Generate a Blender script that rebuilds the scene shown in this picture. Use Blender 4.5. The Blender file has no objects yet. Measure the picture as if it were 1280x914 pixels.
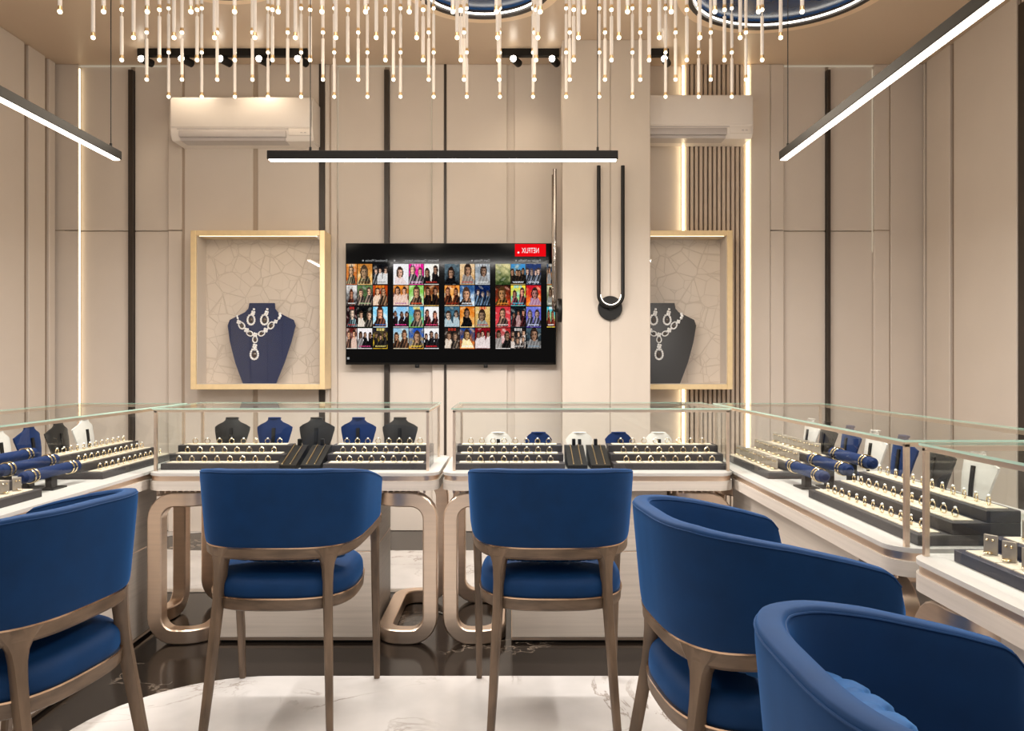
import bpy, bmesh, math, random
from mathutils import Vector, Matrix
from mathutils.geometry import delaunay_2d_cdt
random.seed(7)
sc = bpy.context.scene
C = sc.collection
PI = math.pi
F, CX, CY, H = 960.0, 638.0, 455.0, 1.2
def PX(px, Y): return (px - CX) * Y / F
def PZ(py, Y): return H - (py - CY) * Y / F
def lin(c):
    c = c / 255.0
    return c / 12.92 if c <= 0.04045 else ((c + 0.055) / 1.055) ** 2.4
def rgb(r, g, b): return (lin(r), lin(g), lin(b), 1.0)

# ------------------------------------------------------------------ materials
def newmat(name):
    m = bpy.data.materials.new(name); m.use_nodes = True
    nt = m.node_tree; nt.nodes.clear()
    out = nt.nodes.new('ShaderNodeOutputMaterial')
    return m, nt, out
def P(name, col, rough=0.5, metal=0.0, emit=None, es=0.0, sheen=0.0, sheen_tint=None, coat=0.0, spec=0.5,
      var=0.0, vscale=(8, 8, 8), vdetail=4, bump=0.0, aniso=0):
    m, nt, out = newmat(name)
    b = nt.nodes.new('ShaderNodeBsdfPrincipled'); nt.links.new(b.outputs[0], out.inputs[0])
    b.inputs['Base Color'].default_value = col
    b.inputs['Roughness'].default_value = rough
    b.inputs['Metallic'].default_value = metal
    b.inputs['Specular IOR Level'].default_value = spec
    if coat: b.inputs['Coat Weight'].default_value = coat; b.inputs['Coat Roughness'].default_value = .08
    if sheen:
        b.inputs['Sheen Weight'].default_value = sheen; b.inputs['Sheen Roughness'].default_value = .4
        if sheen_tint: b.inputs['Sheen Tint'].default_value = sheen_tint
    if emit:
        b.inputs['Emission Color'].default_value = emit; b.inputs['Emission Strength'].default_value = es
    if var or bump:
        tc = nt.nodes.new('ShaderNodeTexCoord'); mp = nt.nodes.new('ShaderNodeMapping'); mp.inputs['Scale'].default_value = vscale
        nz = nt.nodes.new('ShaderNodeTexNoise'); nz.inputs['Scale'].default_value = 1.0; nz.inputs['Detail'].default_value = vdetail
        nt.links.new(tc.outputs['Object'], mp.inputs[0]); nt.links.new(mp.outputs[0], nz.inputs['Vector'])
        if var:
            r = nt.nodes.new('ShaderNodeValToRGB')
            r.color_ramp.elements[0].position = .3; r.color_ramp.elements[1].position = .7
            r.color_ramp.elements[0].color = [max(0, c * (1 - var)) for c in col[:3]] + [1]
            r.color_ramp.elements[1].color = [min(1, c * (1 + var)) for c in col[:3]] + [1]
            nt.links.new(nz.outputs[0], r.inputs[0]); nt.links.new(r.outputs[0], b.inputs['Base Color'])
        if bump:
            bp = nt.nodes.new('ShaderNodeBump'); bp.inputs['Strength'].default_value = bump; bp.inputs['Distance'].default_value = .01
            nt.links.new(nz.outputs[0], bp.inputs['Height']); nt.links.new(bp.outputs[0], b.inputs['Normal'])
    return m
def EM(name, col, s):
    m, nt, out = newmat(name)
    e = nt.nodes.new('ShaderNodeEmission'); e.inputs[0].default_value = col; e.inputs[1].default_value = s
    nt.links.new(e.outputs[0], out.inputs[0]); return m
def GLASS(name, tint=(0.97, 0.985, 0.975, 1), f0=0.04, k=0.75):
    m, nt, out = newmat(name)
    t = nt.nodes.new('ShaderNodeBsdfTransparent'); t.inputs[0].default_value = tint
    g = nt.nodes.new('ShaderNodeBsdfGlossy'); g.inputs['Roughness'].default_value = 0.0
    lw = nt.nodes.new('ShaderNodeLayerWeight'); lw.inputs[0].default_value = .5
    pw = nt.nodes.new('ShaderNodeMath'); pw.operation = 'POWER'; pw.inputs[1].default_value = 5
    mu = nt.nodes.new('ShaderNodeMath'); mu.operation = 'MULTIPLY_ADD'; mu.inputs[1].default_value = k; mu.inputs[2].default_value = f0
    nt.links.new(lw.outputs['Facing'], pw.inputs[0]); nt.links.new(pw.outputs[0], mu.inputs[0])
    mx = nt.nodes.new('ShaderNodeMixShader')
    nt.links.new(mu.outputs[0], mx.inputs[0]); nt.links.new(t.outputs[0], mx.inputs[1]); nt.links.new(g.outputs[0], mx.inputs[2])
    nt.links.new(mx.outputs[0], out.inputs[0]); return m
def MARBLE(name, base, vein, rough, scale, width, density=0.5, spec=.5):
    m, nt, out = newmat(name)
    b = nt.nodes.new('ShaderNodeBsdfPrincipled'); nt.links.new(b.outputs[0], out.inputs[0]); b.inputs['Roughness'].default_value = rough; b.inputs['Specular IOR Level'].default_value = spec
    tc = nt.nodes.new('ShaderNodeTexCoord')
    n1 = nt.nodes.new('ShaderNodeTexNoise'); n1.inputs['Scale'].default_value = scale; n1.inputs['Detail'].default_value = 8; n1.inputs['Roughness'].default_value = .6
    n1.inputs['Distortion'].default_value = 1.2
    nt.links.new(tc.outputs['Object'], n1.inputs['Vector'])
    s = nt.nodes.new('ShaderNodeMath'); s.operation = 'SUBTRACT'; s.inputs[1].default_value = .5; nt.links.new(n1.outputs[0], s.inputs[0])
    a = nt.nodes.new('ShaderNodeMath'); a.operation = 'ABSOLUTE'; nt.links.new(s.outputs[0], a.inputs[0])
    r = nt.nodes.new('ShaderNodeMapRange'); r.inputs[1].default_value = 0; r.inputs[2].default_value = width; r.inputs[3].default_value = 1; r.inputs[4].default_value = 0
    nt.links.new(a.outputs[0], r.inputs[0])
    n2 = nt.nodes.new('ShaderNodeTexNoise'); n2.inputs['Scale'].default_value = scale * 1.3; n2.inputs['Detail'].default_value = 2
    nt.links.new(tc.outputs['Object'], n2.inputs['Vector'])
    r2 = nt.nodes.new('ShaderNodeMapRange'); r2.inputs[1].default_value = density; r2.inputs[2].default_value = density + .15; nt.links.new(n2.outputs[0], r2.inputs[0])
    mu = nt.nodes.new('ShaderNodeMath'); mu.operation = 'MULTIPLY'; nt.links.new(r.outputs[0], mu.inputs[0]); nt.links.new(r2.outputs[0], mu.inputs[1])
    n3 = nt.nodes.new('ShaderNodeTexNoise'); n3.inputs['Scale'].default_value = scale * 2; n3.inputs['Detail'].default_value = 5
    nt.links.new(tc.outputs['Object'], n3.inputs['Vector'])
    cr = nt.nodes.new('ShaderNodeValToRGB')
    cr.color_ramp.elements[0].color = [c * .82 for c in base[:3]] + [1]; cr.color_ramp.elements[1].color = [c * 1.08 for c in base[:3]] + [1]
    cr.color_ramp.elements[0].position = .3; cr.color_ramp.elements[1].position = .7
    nt.links.new(n3.outputs[0], cr.inputs[0])
    mx = nt.nodes.new('ShaderNodeMixRGB'); nt.links.new(mu.outputs[0], mx.inputs[0]); nt.links.new(cr.outputs[0], mx.inputs[1]); mx.inputs[2].default_value = vein
    nt.links.new(mx.outputs[0], b.inputs['Base Color']); return m
def CRACKLE(name, base, line, scale):
    m, nt, out = newmat(name)
    b = nt.nodes.new('ShaderNodeBsdfPrincipled'); nt.links.new(b.outputs[0], out.inputs[0]); b.inputs['Roughness'].default_value = .45
    tc = nt.nodes.new('ShaderNodeTexCoord'); v = nt.nodes.new('ShaderNodeTexVoronoi'); v.feature = 'DISTANCE_TO_EDGE'; v.inputs['Scale'].default_value = scale
    v2 = nt.nodes.new('ShaderNodeTexVoronoi'); v2.feature = 'DISTANCE_TO_EDGE'; v2.inputs['Scale'].default_value = scale * .63
    nt.links.new(tc.outputs['Object'], v.inputs['Vector']); nt.links.new(tc.outputs['Object'], v2.inputs['Vector'])
    mn = nt.nodes.new('ShaderNodeMath'); mn.operation = 'MINIMUM'; nt.links.new(v.outputs[0], mn.inputs[0]); nt.links.new(v2.outputs[0], mn.inputs[1])
    r = nt.nodes.new('ShaderNodeMapRange'); r.inputs[1].default_value = .008; r.inputs[2].default_value = .02; nt.links.new(mn.outputs[0], r.inputs[0])
    mx = nt.nodes.new('ShaderNodeMixRGB'); nt.links.new(r.outputs[0], mx.inputs[0]); mx.inputs[1].default_value = line; mx.inputs[2].default_value = base
    nt.links.new(mx.outputs[0], b.inputs['Base Color'])
    bp = nt.nodes.new('ShaderNodeBump'); bp.inputs['Strength'].default_value = .5; bp.inputs['Distance'].default_value = .004
    nt.links.new(r.outputs[0], bp.inputs['Height']); nt.links.new(bp.outputs[0], b.inputs['Normal']); return m
def PICTURE(name, s):
    m, nt, out = newmat(name)
    at = nt.nodes.new('ShaderNodeVertexColor'); at.layer_name = 'Col'
    e = nt.nodes.new('ShaderNodeEmission'); e.inputs[1].default_value = s
    nt.links.new(at.outputs[0], e.inputs[0]); nt.links.new(e.outputs[0], out.inputs[0]); return m

WARM = (1.0, 0.78, 0.50, 1)
M = {}
M['wall'] = P('wall_paint', rgb(214, 204, 194), .5, var=.02, vscale=(3, 3, 3))
M['wall_dim'] = P('wall_groove', rgb(178, 162, 146), .6, var=.03)
M['groove'] = P('side_groove', rgb(140, 122, 106), .6, var=.03)
M['pillar'] = P('pillar_plaster', rgb(203, 193, 182), .55, var=.04, vscale=(5, 5, 2))
M['ceil'] = P('ceiling_paint', rgb(206, 184, 160), .38, var=.02, vscale=(2, 2, 2))
M['strip'] = P('dark_strip', rgb(52, 44, 38), .35, var=.1)
M['black'] = P('black_aluminium', rgb(13, 12, 11), .45, spec=.3, var=.1)
M['blackmat'] = P('black_plastic', rgb(10, 9, 9), .45, spec=.3, var=.1)
M['brass'] = P('brushed_rose_brass', rgb(238, 217, 198), .33, metal=1, var=.05, vscale=(2, 2, 60))
M['gold'] = P('pale_gold', rgb(240, 216, 170), .32, metal=.35, var=.04, vscale=(30, 30, 30))
M['goldjew'] = P('jewellery_gold', rgb(232, 212, 172), .16, metal=1, var=.05)
M['silver'] = P('jewellery_silver', rgb(235, 232, 225), .15, metal=1, var=.04)
M['diamond'] = P('diamond_white', rgb(250, 248, 244), .18, metal=.3, emit=(1, .96, .9, 1), es=.12, var=.15, vscale=(300, 300, 300))
M['browngem'] = P('smoky_gem', rgb(60, 42, 24), .08, coat=.8, var=.4, vscale=(90, 90, 90))
M['chrome'] = P('dark_chrome', rgb(150, 142, 135), .12, metal=1, var=.03)
M['slab'] = P('pale_striped_wood', rgb(206, 197, 188), .45, var=.09, vscale=(2.2, 2.2, 90), vdetail=6)
M['top'] = P('white_counter_top', rgb(196, 193, 190), .3, var=.02)
M['plinth'] = P('pale_wood_panel', rgb(196, 186, 176), .42, var=.09, vscale=(2.0, 2.0, 70), vdetail=6)
M['wood'] = P('walnut_wood', rgb(104, 86, 70), .4, var=.42, vscale=(28, 28, 5), vdetail=6)
M['woodh'] = P('walnut_wood_rail', rgb(104, 86, 70), .4, var=.4, vscale=(9, 9, 45), vdetail=6)
M['edge_highlight'] = P('edge_highlight_metal', rgb(224, 190, 160), .22, metal=1, var=.03)  # pale metal imitating the bright highlight on the chairs' wooden edges
M['velvet'] = P('blue_velvet', (0.0012, 0.0255, 0.092, 1), .7, sheen=.27, sheen_tint=(.06, .34, 1, 1), var=.10, vscale=(14, 14, 14), bump=.0, spec=.2)
M['velvetq'] = P('blue_velvet_quilt', (0.006, 0.065, 0.21, 1), .7, sheen=.6, sheen_tint=(.2, .5, 1, 1), var=.15, vscale=(40, 40, 40), spec=.3)
M['bustblue'] = P('navy_suede', (0.0014, 0.014, 0.074, 1), .65, spec=.2, sheen=.12, sheen_tint=(.3, .5, 1, 1), var=.1, vscale=(40, 40, 40))
M['bustblack'] = P('black_leatherette', rgb(25, 23, 23), .4, var=.15, vscale=(40, 40, 40))
M['bustwhite'] = P('white_leatherette', rgb(208, 204, 200), .35, var=.03, vscale=(40, 40, 40))
M['tray'] = P('charcoal_leatherette', rgb(46, 42, 45), .5, var=.15, vscale=(150, 150, 150))
M['traynavy'] = P('dark_navy_leatherette', rgb(32, 33, 50), .45, var=.15, vscale=(150, 150, 150))
M['cream'] = P('cream_suede', rgb(196, 184, 166), .7, var=.05, vscale=(60, 60, 60))
M['platebeige'] = P('clear_grey_card', rgb(176, 166, 154), .3, metal=.35, var=.08, vscale=(50, 50, 50))
M['acwhite'] = P('white_plastic', rgb(236, 229, 222), .3, var=.01)
M['acgrey'] = P('grey_plastic', rgb(196, 190, 188), .35, var=.02)
M['slatd'] = P('slat_gap', rgb(78, 64, 54), .6, var=.1)
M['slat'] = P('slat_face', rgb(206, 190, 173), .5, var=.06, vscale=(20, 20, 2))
M['bluepanel'] = P('deep_blue_ceiling_panel', rgb(14, 50, 92), .25, var=.15, vscale=(4, 4, 4))
M['darkring'] = P('dark_ring', rgb(44, 38, 36), .4, var=.05)
M['goldring'] = P('tan_ring', rgb(240, 214, 182), .4, metal=.0, var=.03)
M['darkmarble'] = MARBLE('dark_marble', (0.013, 0.0095, 0.0075, 1), (.42, .34, .27, 1), .14, 1.1, .007, .50, .26)
M['whitemarble'] = MARBLE('white_marble', (.58, .56, .545, 1), (.26, .22, .19, 1), .16, 1.6, .013, .47)
M['crackle'] = CRACKLE('etched_panel', rgb(226, 213, 198), rgb(212, 198, 182), 9)
M['glass'] = GLASS('clear_glass')
M['glasstop'] = GLASS('clear_glass_top', (.93, .97, .945, 1), .05, .65)
M['glassedge'] = P('green_glass_edge', rgb(176, 205, 190), .15, emit=(.3, .8, .6, 1), es=.02, var=.1)
M['glassvit'] = GLASS('vitrine_glass', (.98, .98, .98, 1), .085, .8)
M['led'] = EM('led_diffuser', (1, .86, .70, 1), 9)
M['ledstrip'] = EM('warm_led_strip', (1, .78, .48, 1), 7)
M['ledsoft'] = EM('warm_led_strip_soft', (1, .82, .60, 1), .5)
M['ledmid'] = EM('warm_led_edge', (1, .78, .48, 1), 3.2)
M['ledtop'] = EM('warm_led_band', (1, .82, .60, 1), .42)
M['ledring'] = EM('ring_led', (1, .92, .80, 1), 6)
M['bulb'] = EM('rod_tip', (1, .84, .60, 1), 5)
M['spotbulb'] = EM('spot_lens', (1, .9, .75, 1), 25)
M['tube'] = P('frosted_rod', rgb(205, 196, 186), .25, emit=(1, .90, .80, 1), es=.20, var=.03)
M['capgold'] = P('rod_cap_gold', rgb(226, 196, 150), .3, metal=.8, var=.05)
M['screen'] = P('black_screen', (0.0006, 0.0006, 0.0008, 1), .10, spec=.12, var=.1)
M['picture'] = PICTURE('screen_picture', 1.15)
M['red'] = EM('red_banner', rgb(235, 10, 20), 1.1)
M['white_e'] = EM('white_lettering', (1, 1, 1, 1), 1.0)
M['grey_e'] = EM('grey_lettering', (.4, .4, .4, 1), 1.0)
M['cable'] = P('white_cable', rgb(225, 220, 212), .5, var=.03)

# ------------------------------------------------------------------ mesh builder
class MB:
    def __init__(s): s.bm = bmesh.new(); s.mi = 0
    def _faces(s, fs):
        for f in fs: f.material_index = s.mi
    def box(s, x0, x1, y0, y1, z0, z1, bevel=0, seg=2):
        t = bmesh.new()
        bmesh.ops.create_cube(t, size=1)
        bmesh.ops.scale(t, vec=(abs(x1 - x0), abs(y1 - y0), abs(z1 - z0)), verts=t.verts)
        bmesh.ops.translate(t, vec=((x0 + x1) / 2, (y0 + y1) / 2, (z0 + z1) / 2), verts=t.verts)
        if bevel: bmesh.ops.bevel(t, geom=t.edges[:], offset=bevel, segments=seg, affect='EDGES', profile=.5)
        s.merge(t)
    def merge(s, t):
        m = {}
        for v in t.verts: m[v] = s.bm.verts.new(v.co)
        for f in t.faces:
            try:
                nf = s.bm.faces.new([m[v] for v in f.verts]); nf.material_index = s.mi
            except ValueError: pass
        t.free()
    def rings(s, rings, closed=False, caps=True):
        vs = [[s.bm.verts.new(p) for p in r] for r in rings]
        n = len(vs[0]); L = len(vs)
        for i in range(L if closed else L - 1):
            a, b = vs[i], vs[(i + 1) % L]
            for k in range(n):
                f = s.bm.faces.new((a[k], a[(k + 1) % n], b[(k + 1) % n], b[k])); f.material_index = s.mi
        if caps and not closed:
            f = s.bm.faces.new(vs[0][::-1]); f.material_index = s.mi
            f = s.bm.faces.new(vs[-1]); f.material_index = s.mi
    def tube(s, pts, r, n=8, closed=False, caps=True, section=None):
        pts = [Vector(p) for p in pts]; L = len(pts)
        rr = r if isinstance(r, (list, tuple)) else [r] * L
        tans = []
        for i in range(L):
            a = pts[(i - 1) % L] if (closed or i > 0) else pts[i]
            b = pts[(i + 1) % L] if (closed or i < L - 1) else pts[i]
            d = b - a; tans.append(d.normalized() if d.length > 1e-9 else Vector((0, 0, 1)))
        up = Vector((0, 0, 1)) if abs(tans[0].z) < .9 else Vector((0, 1, 0))
        u = tans[0].cross(up).normalized(); rings = []
        for i in range(L):
            t = tans[i]
            u = (u - t * u.dot(t)).normalized(); v = t.cross(u)
            if section: rings.append([pts[i] + u * (q[0] * rr[i]) + v * (q[1] * rr[i]) for q in section])
            else: rings.append([pts[i] + (u * math.cos(2 * PI * k / n) + v * math.sin(2 * PI * k / n)) * rr[i] for k in range(n)])
        if closed:
            # join the last ring to the first with the smallest twist
            n_ = len(rings[0]); best = min(range(n_), key=lambda k: sum((rings[-1][j] - rings[0][(j + k) % n_]).length for j in range(n_)))
            vs = [[s.bm.verts.new(p) for p in r] for r in rings]
            for i in range(L):
                a = vs[i]
                b = vs[i + 1] if i < L - 1 else [vs[0][(j + best) % n_] for j in range(n_)]
                for k in range(n_):
                    f = s.bm.faces.new((a[k], a[(k + 1) % n_], b[(k + 1) % n_], b[k])); f.material_index = s.mi
        else: s.rings(rings, False, caps)
    def cyl(s, p0, p1, r, n=12, r2=None): s.tube([p0, p1], [r, r if r2 is None else r2], n)
    def lathe(s, prof, n=16, org=(0, 0, 0)):
        o = Vector(org)
        s.rings([[o + Vector((r * math.cos(2 * PI * k / n), r * math.sin(2 * PI * k / n), z)) for k in range(n)] for r, z in prof])
    def prism(s, poly, z0, z1, axis='z'):
        f = {'z': lambda a, b, c: (a, b, c), 'y': lambda a, b, c: (a, c, b), 'x': lambda a, b, c: (c, a, b)}[axis]
        s.rings([[f(a, b, z0) for a, b in poly], [f(a, b, z1) for a, b in poly]])
    def quad(s, pts):
        f = s.bm.faces.new([s.bm.verts.new(p) for p in pts]); f.material_index = s.mi
    def sphere(s, c, r, sx=1, sy=1, sz=1, u=12, v=8):
        t = bmesh.new(); bmesh.ops.create_uvsphere(t, u_segments=u, v_segments=v, radius=r)
        bmesh.ops.scale(t, vec=(sx, sy, sz), verts=t.verts); bmesh.ops.translate(t, vec=c, verts=t.verts); s.merge(t)
    def torus(s, c, R, r, nm='y', n=14, k=6):
        pts = []
        for i in range(n):
            a = 2 * PI * i / n; x, y = R * math.cos(a), R * math.sin(a)
            pts.append(Vector(c) + Vector({'y': (x, 0, y), 'z': (x, y, 0), 'x': (0, x, y)}[nm]))
        s.tube(pts, r, k, closed=True)
    def build(s, name, mats, parent=None, smooth=True, loc=None, angle=40, nocalc=False):
        if not nocalc: bmesh.ops.recalc_face_normals(s.bm, faces=s.bm.faces[:])
        me = bpy.data.meshes.new(name)
        if smooth:
            for f in s.bm.faces: f.smooth = True
            lim = math.radians(angle)
            for e in s.bm.edges:
                if len(e.link_faces) == 2:
                    if e.calc_face_angle(0) > lim: e.smooth = False
        s.bm.to_mesh(me); s.bm.free()
        for m in (mats if isinstance(mats, (list, tuple)) else [mats]): me.materials.append(m)
        o = bpy.data.objects.new(name, me); C.objects.link(o)
        if parent: o.parent = parent
        if loc: o.location = loc
        return o
def empty(name, loc=(0, 0, 0), rz=0):
    o = bpy.data.objects.new(name, None); C.objects.link(o); o.location = loc; o.rotation_euler = (0, 0, rz); o.empty_display_size = .05; return o
def tag(o, label, cat, group=None, kind=None):
    o['label'] = label; o['category'] = cat
    if group: o['group'] = group
    if kind: o['kind'] = kind
    return o
def struct(o): o['kind'] = 'structure'; return o
KIDS = {}
def kids(o): return [c for c in bpy.data.objects if c.parent == o]
def copy_tree(o, kid_map=None):
    def rec(a, par):
        c = a.copy(); C.objects.link(c); c.parent = par
        for k in (kid_map or KIDS).get(a.name, []): rec(k, c)
        return c
    return rec(o, None)
def remember(o):
    KIDS[o.name] = kids(o)
    for k in KIDS[o.name]: remember(k)
def setpos(o, loc, rz=None):
    o.location = loc
    if rz is not None: o.rotation_euler = (0, 0, rz)
ORD = ['first', 'second', 'third', 'fourth', 'fifth', 'sixth', 'seventh', 'eighth', 'ninth', 'tenth', 'eleventh', 'twelfth',
       'thirteenth', 'fourteenth', 'fifteenth', 'sixteenth', 'seventeenth', 'eighteenth']
def rrect(x0, x1, y0, y1, r, seg=8, corners=(1, 1, 1, 1)):
    pts = []
    cs = [(x1 - r, y1 - r, 0), (x0 + r, y1 - r, 90), (x0 + r, y0 + r, 180), (x1 - r, y0 + r, 270)]
    full = [(x1, y1), (x0, y1), (x0, y0), (x1, y0)]
    for (cx, cy, a), fl, on in zip(cs, full, corners):
        if not on: pts.append(fl); continue
        for k in range(seg + 1):
            t = math.radians(a + 90 * k / seg); pts.append((cx + r * math.cos(t), cy + r * math.sin(t)))
    return pts
def roundpath(pts, r, seg=6, closed=True):
    pts = [Vector(p) for p in pts]; out = []; L = len(pts)
    for i in range(L):
        if not closed and i in (0, L - 1): out.append(pts[i]); continue
        p, a, b = pts[i], pts[(i - 1) % L], pts[(i + 1) % L]
        rr = min(r, (a - p).length * .49, (b - p).length * .49)
        d0 = (a - p).normalized(); d1 = (b - p).normalized(); s0 = p + d0 * rr; s1 = p + d1 * rr
        c = p + (d0 + d1) * rr
        for k in range(seg + 1):
            t = PI / 2 * k / seg
            out.append(c + (s0 - c) * math.cos(t) + (s1 - c) * math.sin(t))
    return out
def text_part(txt, size, mat, parent, name, loc, rot, mirror=False, sx=1.0, align='CENTER', ext=.0005):
    cu = bpy.data.curves.new(name, 'FONT'); cu.body = txt; cu.size = size; cu.align_x = align; cu.align_y = 'CENTER'; cu.extrude = ext
    t = bpy.data.objects.new(name, cu); C.objects.link(t)
    bpy.context.view_layer.update()
    me = bpy.data.meshes.new_from_object(t.evaluated_get(bpy.context.evaluated_depsgraph_get()))
    bpy.data.objects.remove(t); bpy.data.curves.remove(cu)
    S = Matrix.Diagonal(((-sx if mirror else sx), 1, 1, 1)); me.transform(S)
    if mirror: me.flip_normals()
    me.materials.clear(); me.materials.append(mat)
    o = bpy.data.objects.new(name, me); C.objects.link(o); o.parent = parent; o.location = loc; o.rotation_euler = rot
    return o

# ------------------------------------------------------------------ room shell
W = 5.49; XL, XR = -573 * W / F, 522 * W / F; ZC = 3.344; YB = -1.6; WB = W + .05
b = MB(); b.box(XL - .2, XR + .2, YB, WB + .2, -.12, 0); floor = struct(b.build('floor', M['darkmarble'], smooth=False))
b = MB(); b.prism(rrect(-1.45, 4.0, -1.4, 2.946, .55, 14), 0, .003)
# clip to room
o = b.build('floor', M['whitemarble'], smooth=False); struct(o)
for v in o.data.vertices: v.co.x = min(v.co.x, XR - .001)
b = MB()
# pale staff floor beyond the counters, with a rounded dark band near the wall left open
b.box(XL, XR, 4.03, 4.93, 0, .003); b.box(XL, -2.42, 4.93, W, 0, .003)
b.prism([(-2.42, 4.93)] + [(-2.03 - .40 * math.sin(t), 5.21 - .28 * math.cos(t)) for t in [PI * k / 20 for k in range(1, 20)]] + [(-2.42, 5.49)], 0, .003)
struct(b.build('floor', M['whitemarble'], smooth=False))

circles = [(-.157, 4.35, .457, 'middle'), (1.57, 4.345, .615, 'right'), (-1.64, 4.14, .42, 'left')]
def holed(x0, x1, y0, y1, z, thick, cs, name, mat):
    vs = [Vector(p) for p in ((x0, y0), (x1, y0), (x1, y1), (x0, y1))]; es = [(0, 1), (1, 2), (2, 3), (3, 0)]
    for cx, cy, r in cs:
        s = len(vs); n = 64
        for k in range(n): vs.append(Vector((cx + r * math.cos(2 * PI * k / n), cy + r * math.sin(2 * PI * k / n))))
        es += [(s + k, s + (k + 1) % n) for k in range(n)]
    ov, oe, of, *_ = delaunay_2d_cdt(vs, es, [], 0, 1e-6)
    b = MB(); bv = [b.bm.verts.new((p.x, p.y, z)) for p in ov]
    for f in of:
        c = sum((ov[i] for i in f), Vector((0, 0))) / len(f)
        if any((c - Vector((cx, cy))).length < r * .998 for cx, cy, r in cs): continue
        b.bm.faces.new([bv[i] for i in f])
    r_ = bmesh.ops.extrude_face_region(b.bm, geom=b.bm.faces[:])
    bmesh.ops.translate(b.bm, vec=(0, 0, thick), verts=[g for g in r_['geom'] if isinstance(g, bmesh.types.BMVert)])
    return b.build(name, mat, smooth=False)
struct(holed(XL - .2, XR + .2, YB, WB + .2, ZC, .16, [(c[0], c[1], c[2] - .035) for c in circles], 'ceiling', M['ceil']))
for cx, cy, r, wh in circles:
    t = empty('recessed_ring_light', (cx, cy, ZC))
    tag(t, {'middle': 'round blue recessed ceiling light above the screen, middle of three', 'right': 'largest round blue recessed ceiling light, above the right air conditioner',
            'left': 'round blue recessed ceiling light at left, only its edge in view'}[wh], 'ceiling light', 'round recessed ceiling lights')
    n = 64
    def annulus(r0, r1, z0, z1):
        q = MB()
        q.rings([[(rr * math.cos(2 * PI * k / n), rr * math.sin(2 * PI * k / n), zz) for k in range(n)] for rr, zz in ((r0, z0), (r1, z0), (r1, z1), (r0, z1))], closed=True)
        return q
    annulus(r - .060, r, -.010, -.0005).build('outer_rim', M['goldring'], t)
    annulus(r - .088, r - .058, -.014, .03).build('inner_ring', M['darkring'], t)
    q = MB(); q.torus((0, 0, .004), r - .096, .0055, 'z', 64, 6); q.build('led_ring', M['ledring'], t)
    q = MB(); q.prism([((r - .036) * math.cos(2 * PI * k / n), (r - .036) * math.sin(2 * PI * k / n)) for k in range(n)], .03, .05); q.build('blue_panel', M['bluepanel'], t)

# back wall: backing + raised panels with grooves
wall = MB(); dim = MB()
b = MB(); b.box(XL - .2, XR + .2, WB, WB + .2, 0, ZC); struct(b.build('wall_back', M['wall_dim'], smooth=False))
def xw(px): return PX(px, W)
trim_n = [0]
def trim(mb, mat, smooth=False):
    trim_n[0] += 1
    return struct(mb.build('trim_%d' % trim_n[0], mat, smooth=smooth))
def panel(x0, x1, z0=0, z1=ZC, d=0.0, bev=.004):
    q = MB(); q.box(xw(x0), xw(x1), W + d, WB, z0, z1, bev, 1); trim(q, M['wall'])
ZL = PZ(288, W)
# (x0, x1, recess depth, horizontal split)
for x0, x1, d, sp in [(65.2, 98, 0, 1), (98, 160, .03, 1), (166, 210, .03, 1), (210, 227, 0, 1), (230.5, 316, 0, 0), (322, 399, 0, 0), (406, 411.5, 0, 0), (413.5, 421, 0, 0),
                      (421, 480, .03, 0), (486, 540, .03, 0), (540, 555, 0, 0), (558, 634, 0, 0), (643, 812, 0, 0), (812, 852, .03, 0),
                      (938, 963, 0, 0), (963.6, 980, 0, 1), (980, 1034, .03, 1), (1038.5, 1093, .03, 1), (1093, 1112, 0, 1), (1113.5, 1157, 0, 0)]:
    if sp: panel(x0, x1, 0, ZL - .003, d); panel(x0, x1, ZL + .003, ZC, d)
    else: panel(x0, x1, 0, ZC, d)
q = MB(); q.box(xw(227), xw(420), W + .009, WB, 0, ZC); q.box(xw(1093), xw(1166), W + .009, WB, 0, ZC); q.box(xw(65), xw(80), W + .009, WB, 0, ZC); trim(q, M['wall_dim'])
q = MB(); q.box(xw(634), xw(643), W + .018, WB, 0, ZC); q.box(xw(637.5), xw(639.5), W + .006, WB, 0, ZC); trim(q, M['wall'])
# dark vertical strips
for x0, x1, d in [(160, 166, .0), (399, 406, -.006), (480, 486, .0), (555, 558, .0), (1034, 1038.5, .0)]:
    q = MB(); q.box(xw(x0) + .001, xw(x1) - .001, W + d, WB, 0, PZ(87, W) if x0 in (160, 480, 1034) else ZC); trim(q, M['strip'])
# led strips in the recess edges: tall thin glowing lines
def strip(px, wpx, z0, z1, yy, mat, horiz=False):
    q = MB(); q.box(xw(px), xw(px + wpx), yy - .004, yy + .004, z0, z1); trim(q, mat)
strip(98.2, 1.3, .0, ZC - .03, W + .008, M['ledmid'])
strip(421.1, 0.7, 2.3, ZC - .03, W + .022, M['ledsoft']); strip(538.8, 0.7, 2.3, ZC - .03, W + .022, M['ledsoft'])
strip(980.1, 0.7, 2.0, ZC - .03, W + .022, M['ledsoft']); strip(1091.8, 0.7, 2.0, ZC - .03, W + .022, M['ledsoft'])
for x0, x1 in ((98, 210), (421, 540), (980, 1093)):
    q = MB(); q.box(xw(x0), xw(x1), W + .012, W + .03, ZC - .010, ZC - .004); trim(q, M['ledtop'])
strip(852.5, 3.2, 0, ZC - .01, W + .0, M['ledstrip']); strip(932.5, 4.0, 0, ZC - .01, W + .0, M['ledstrip'])
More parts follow.
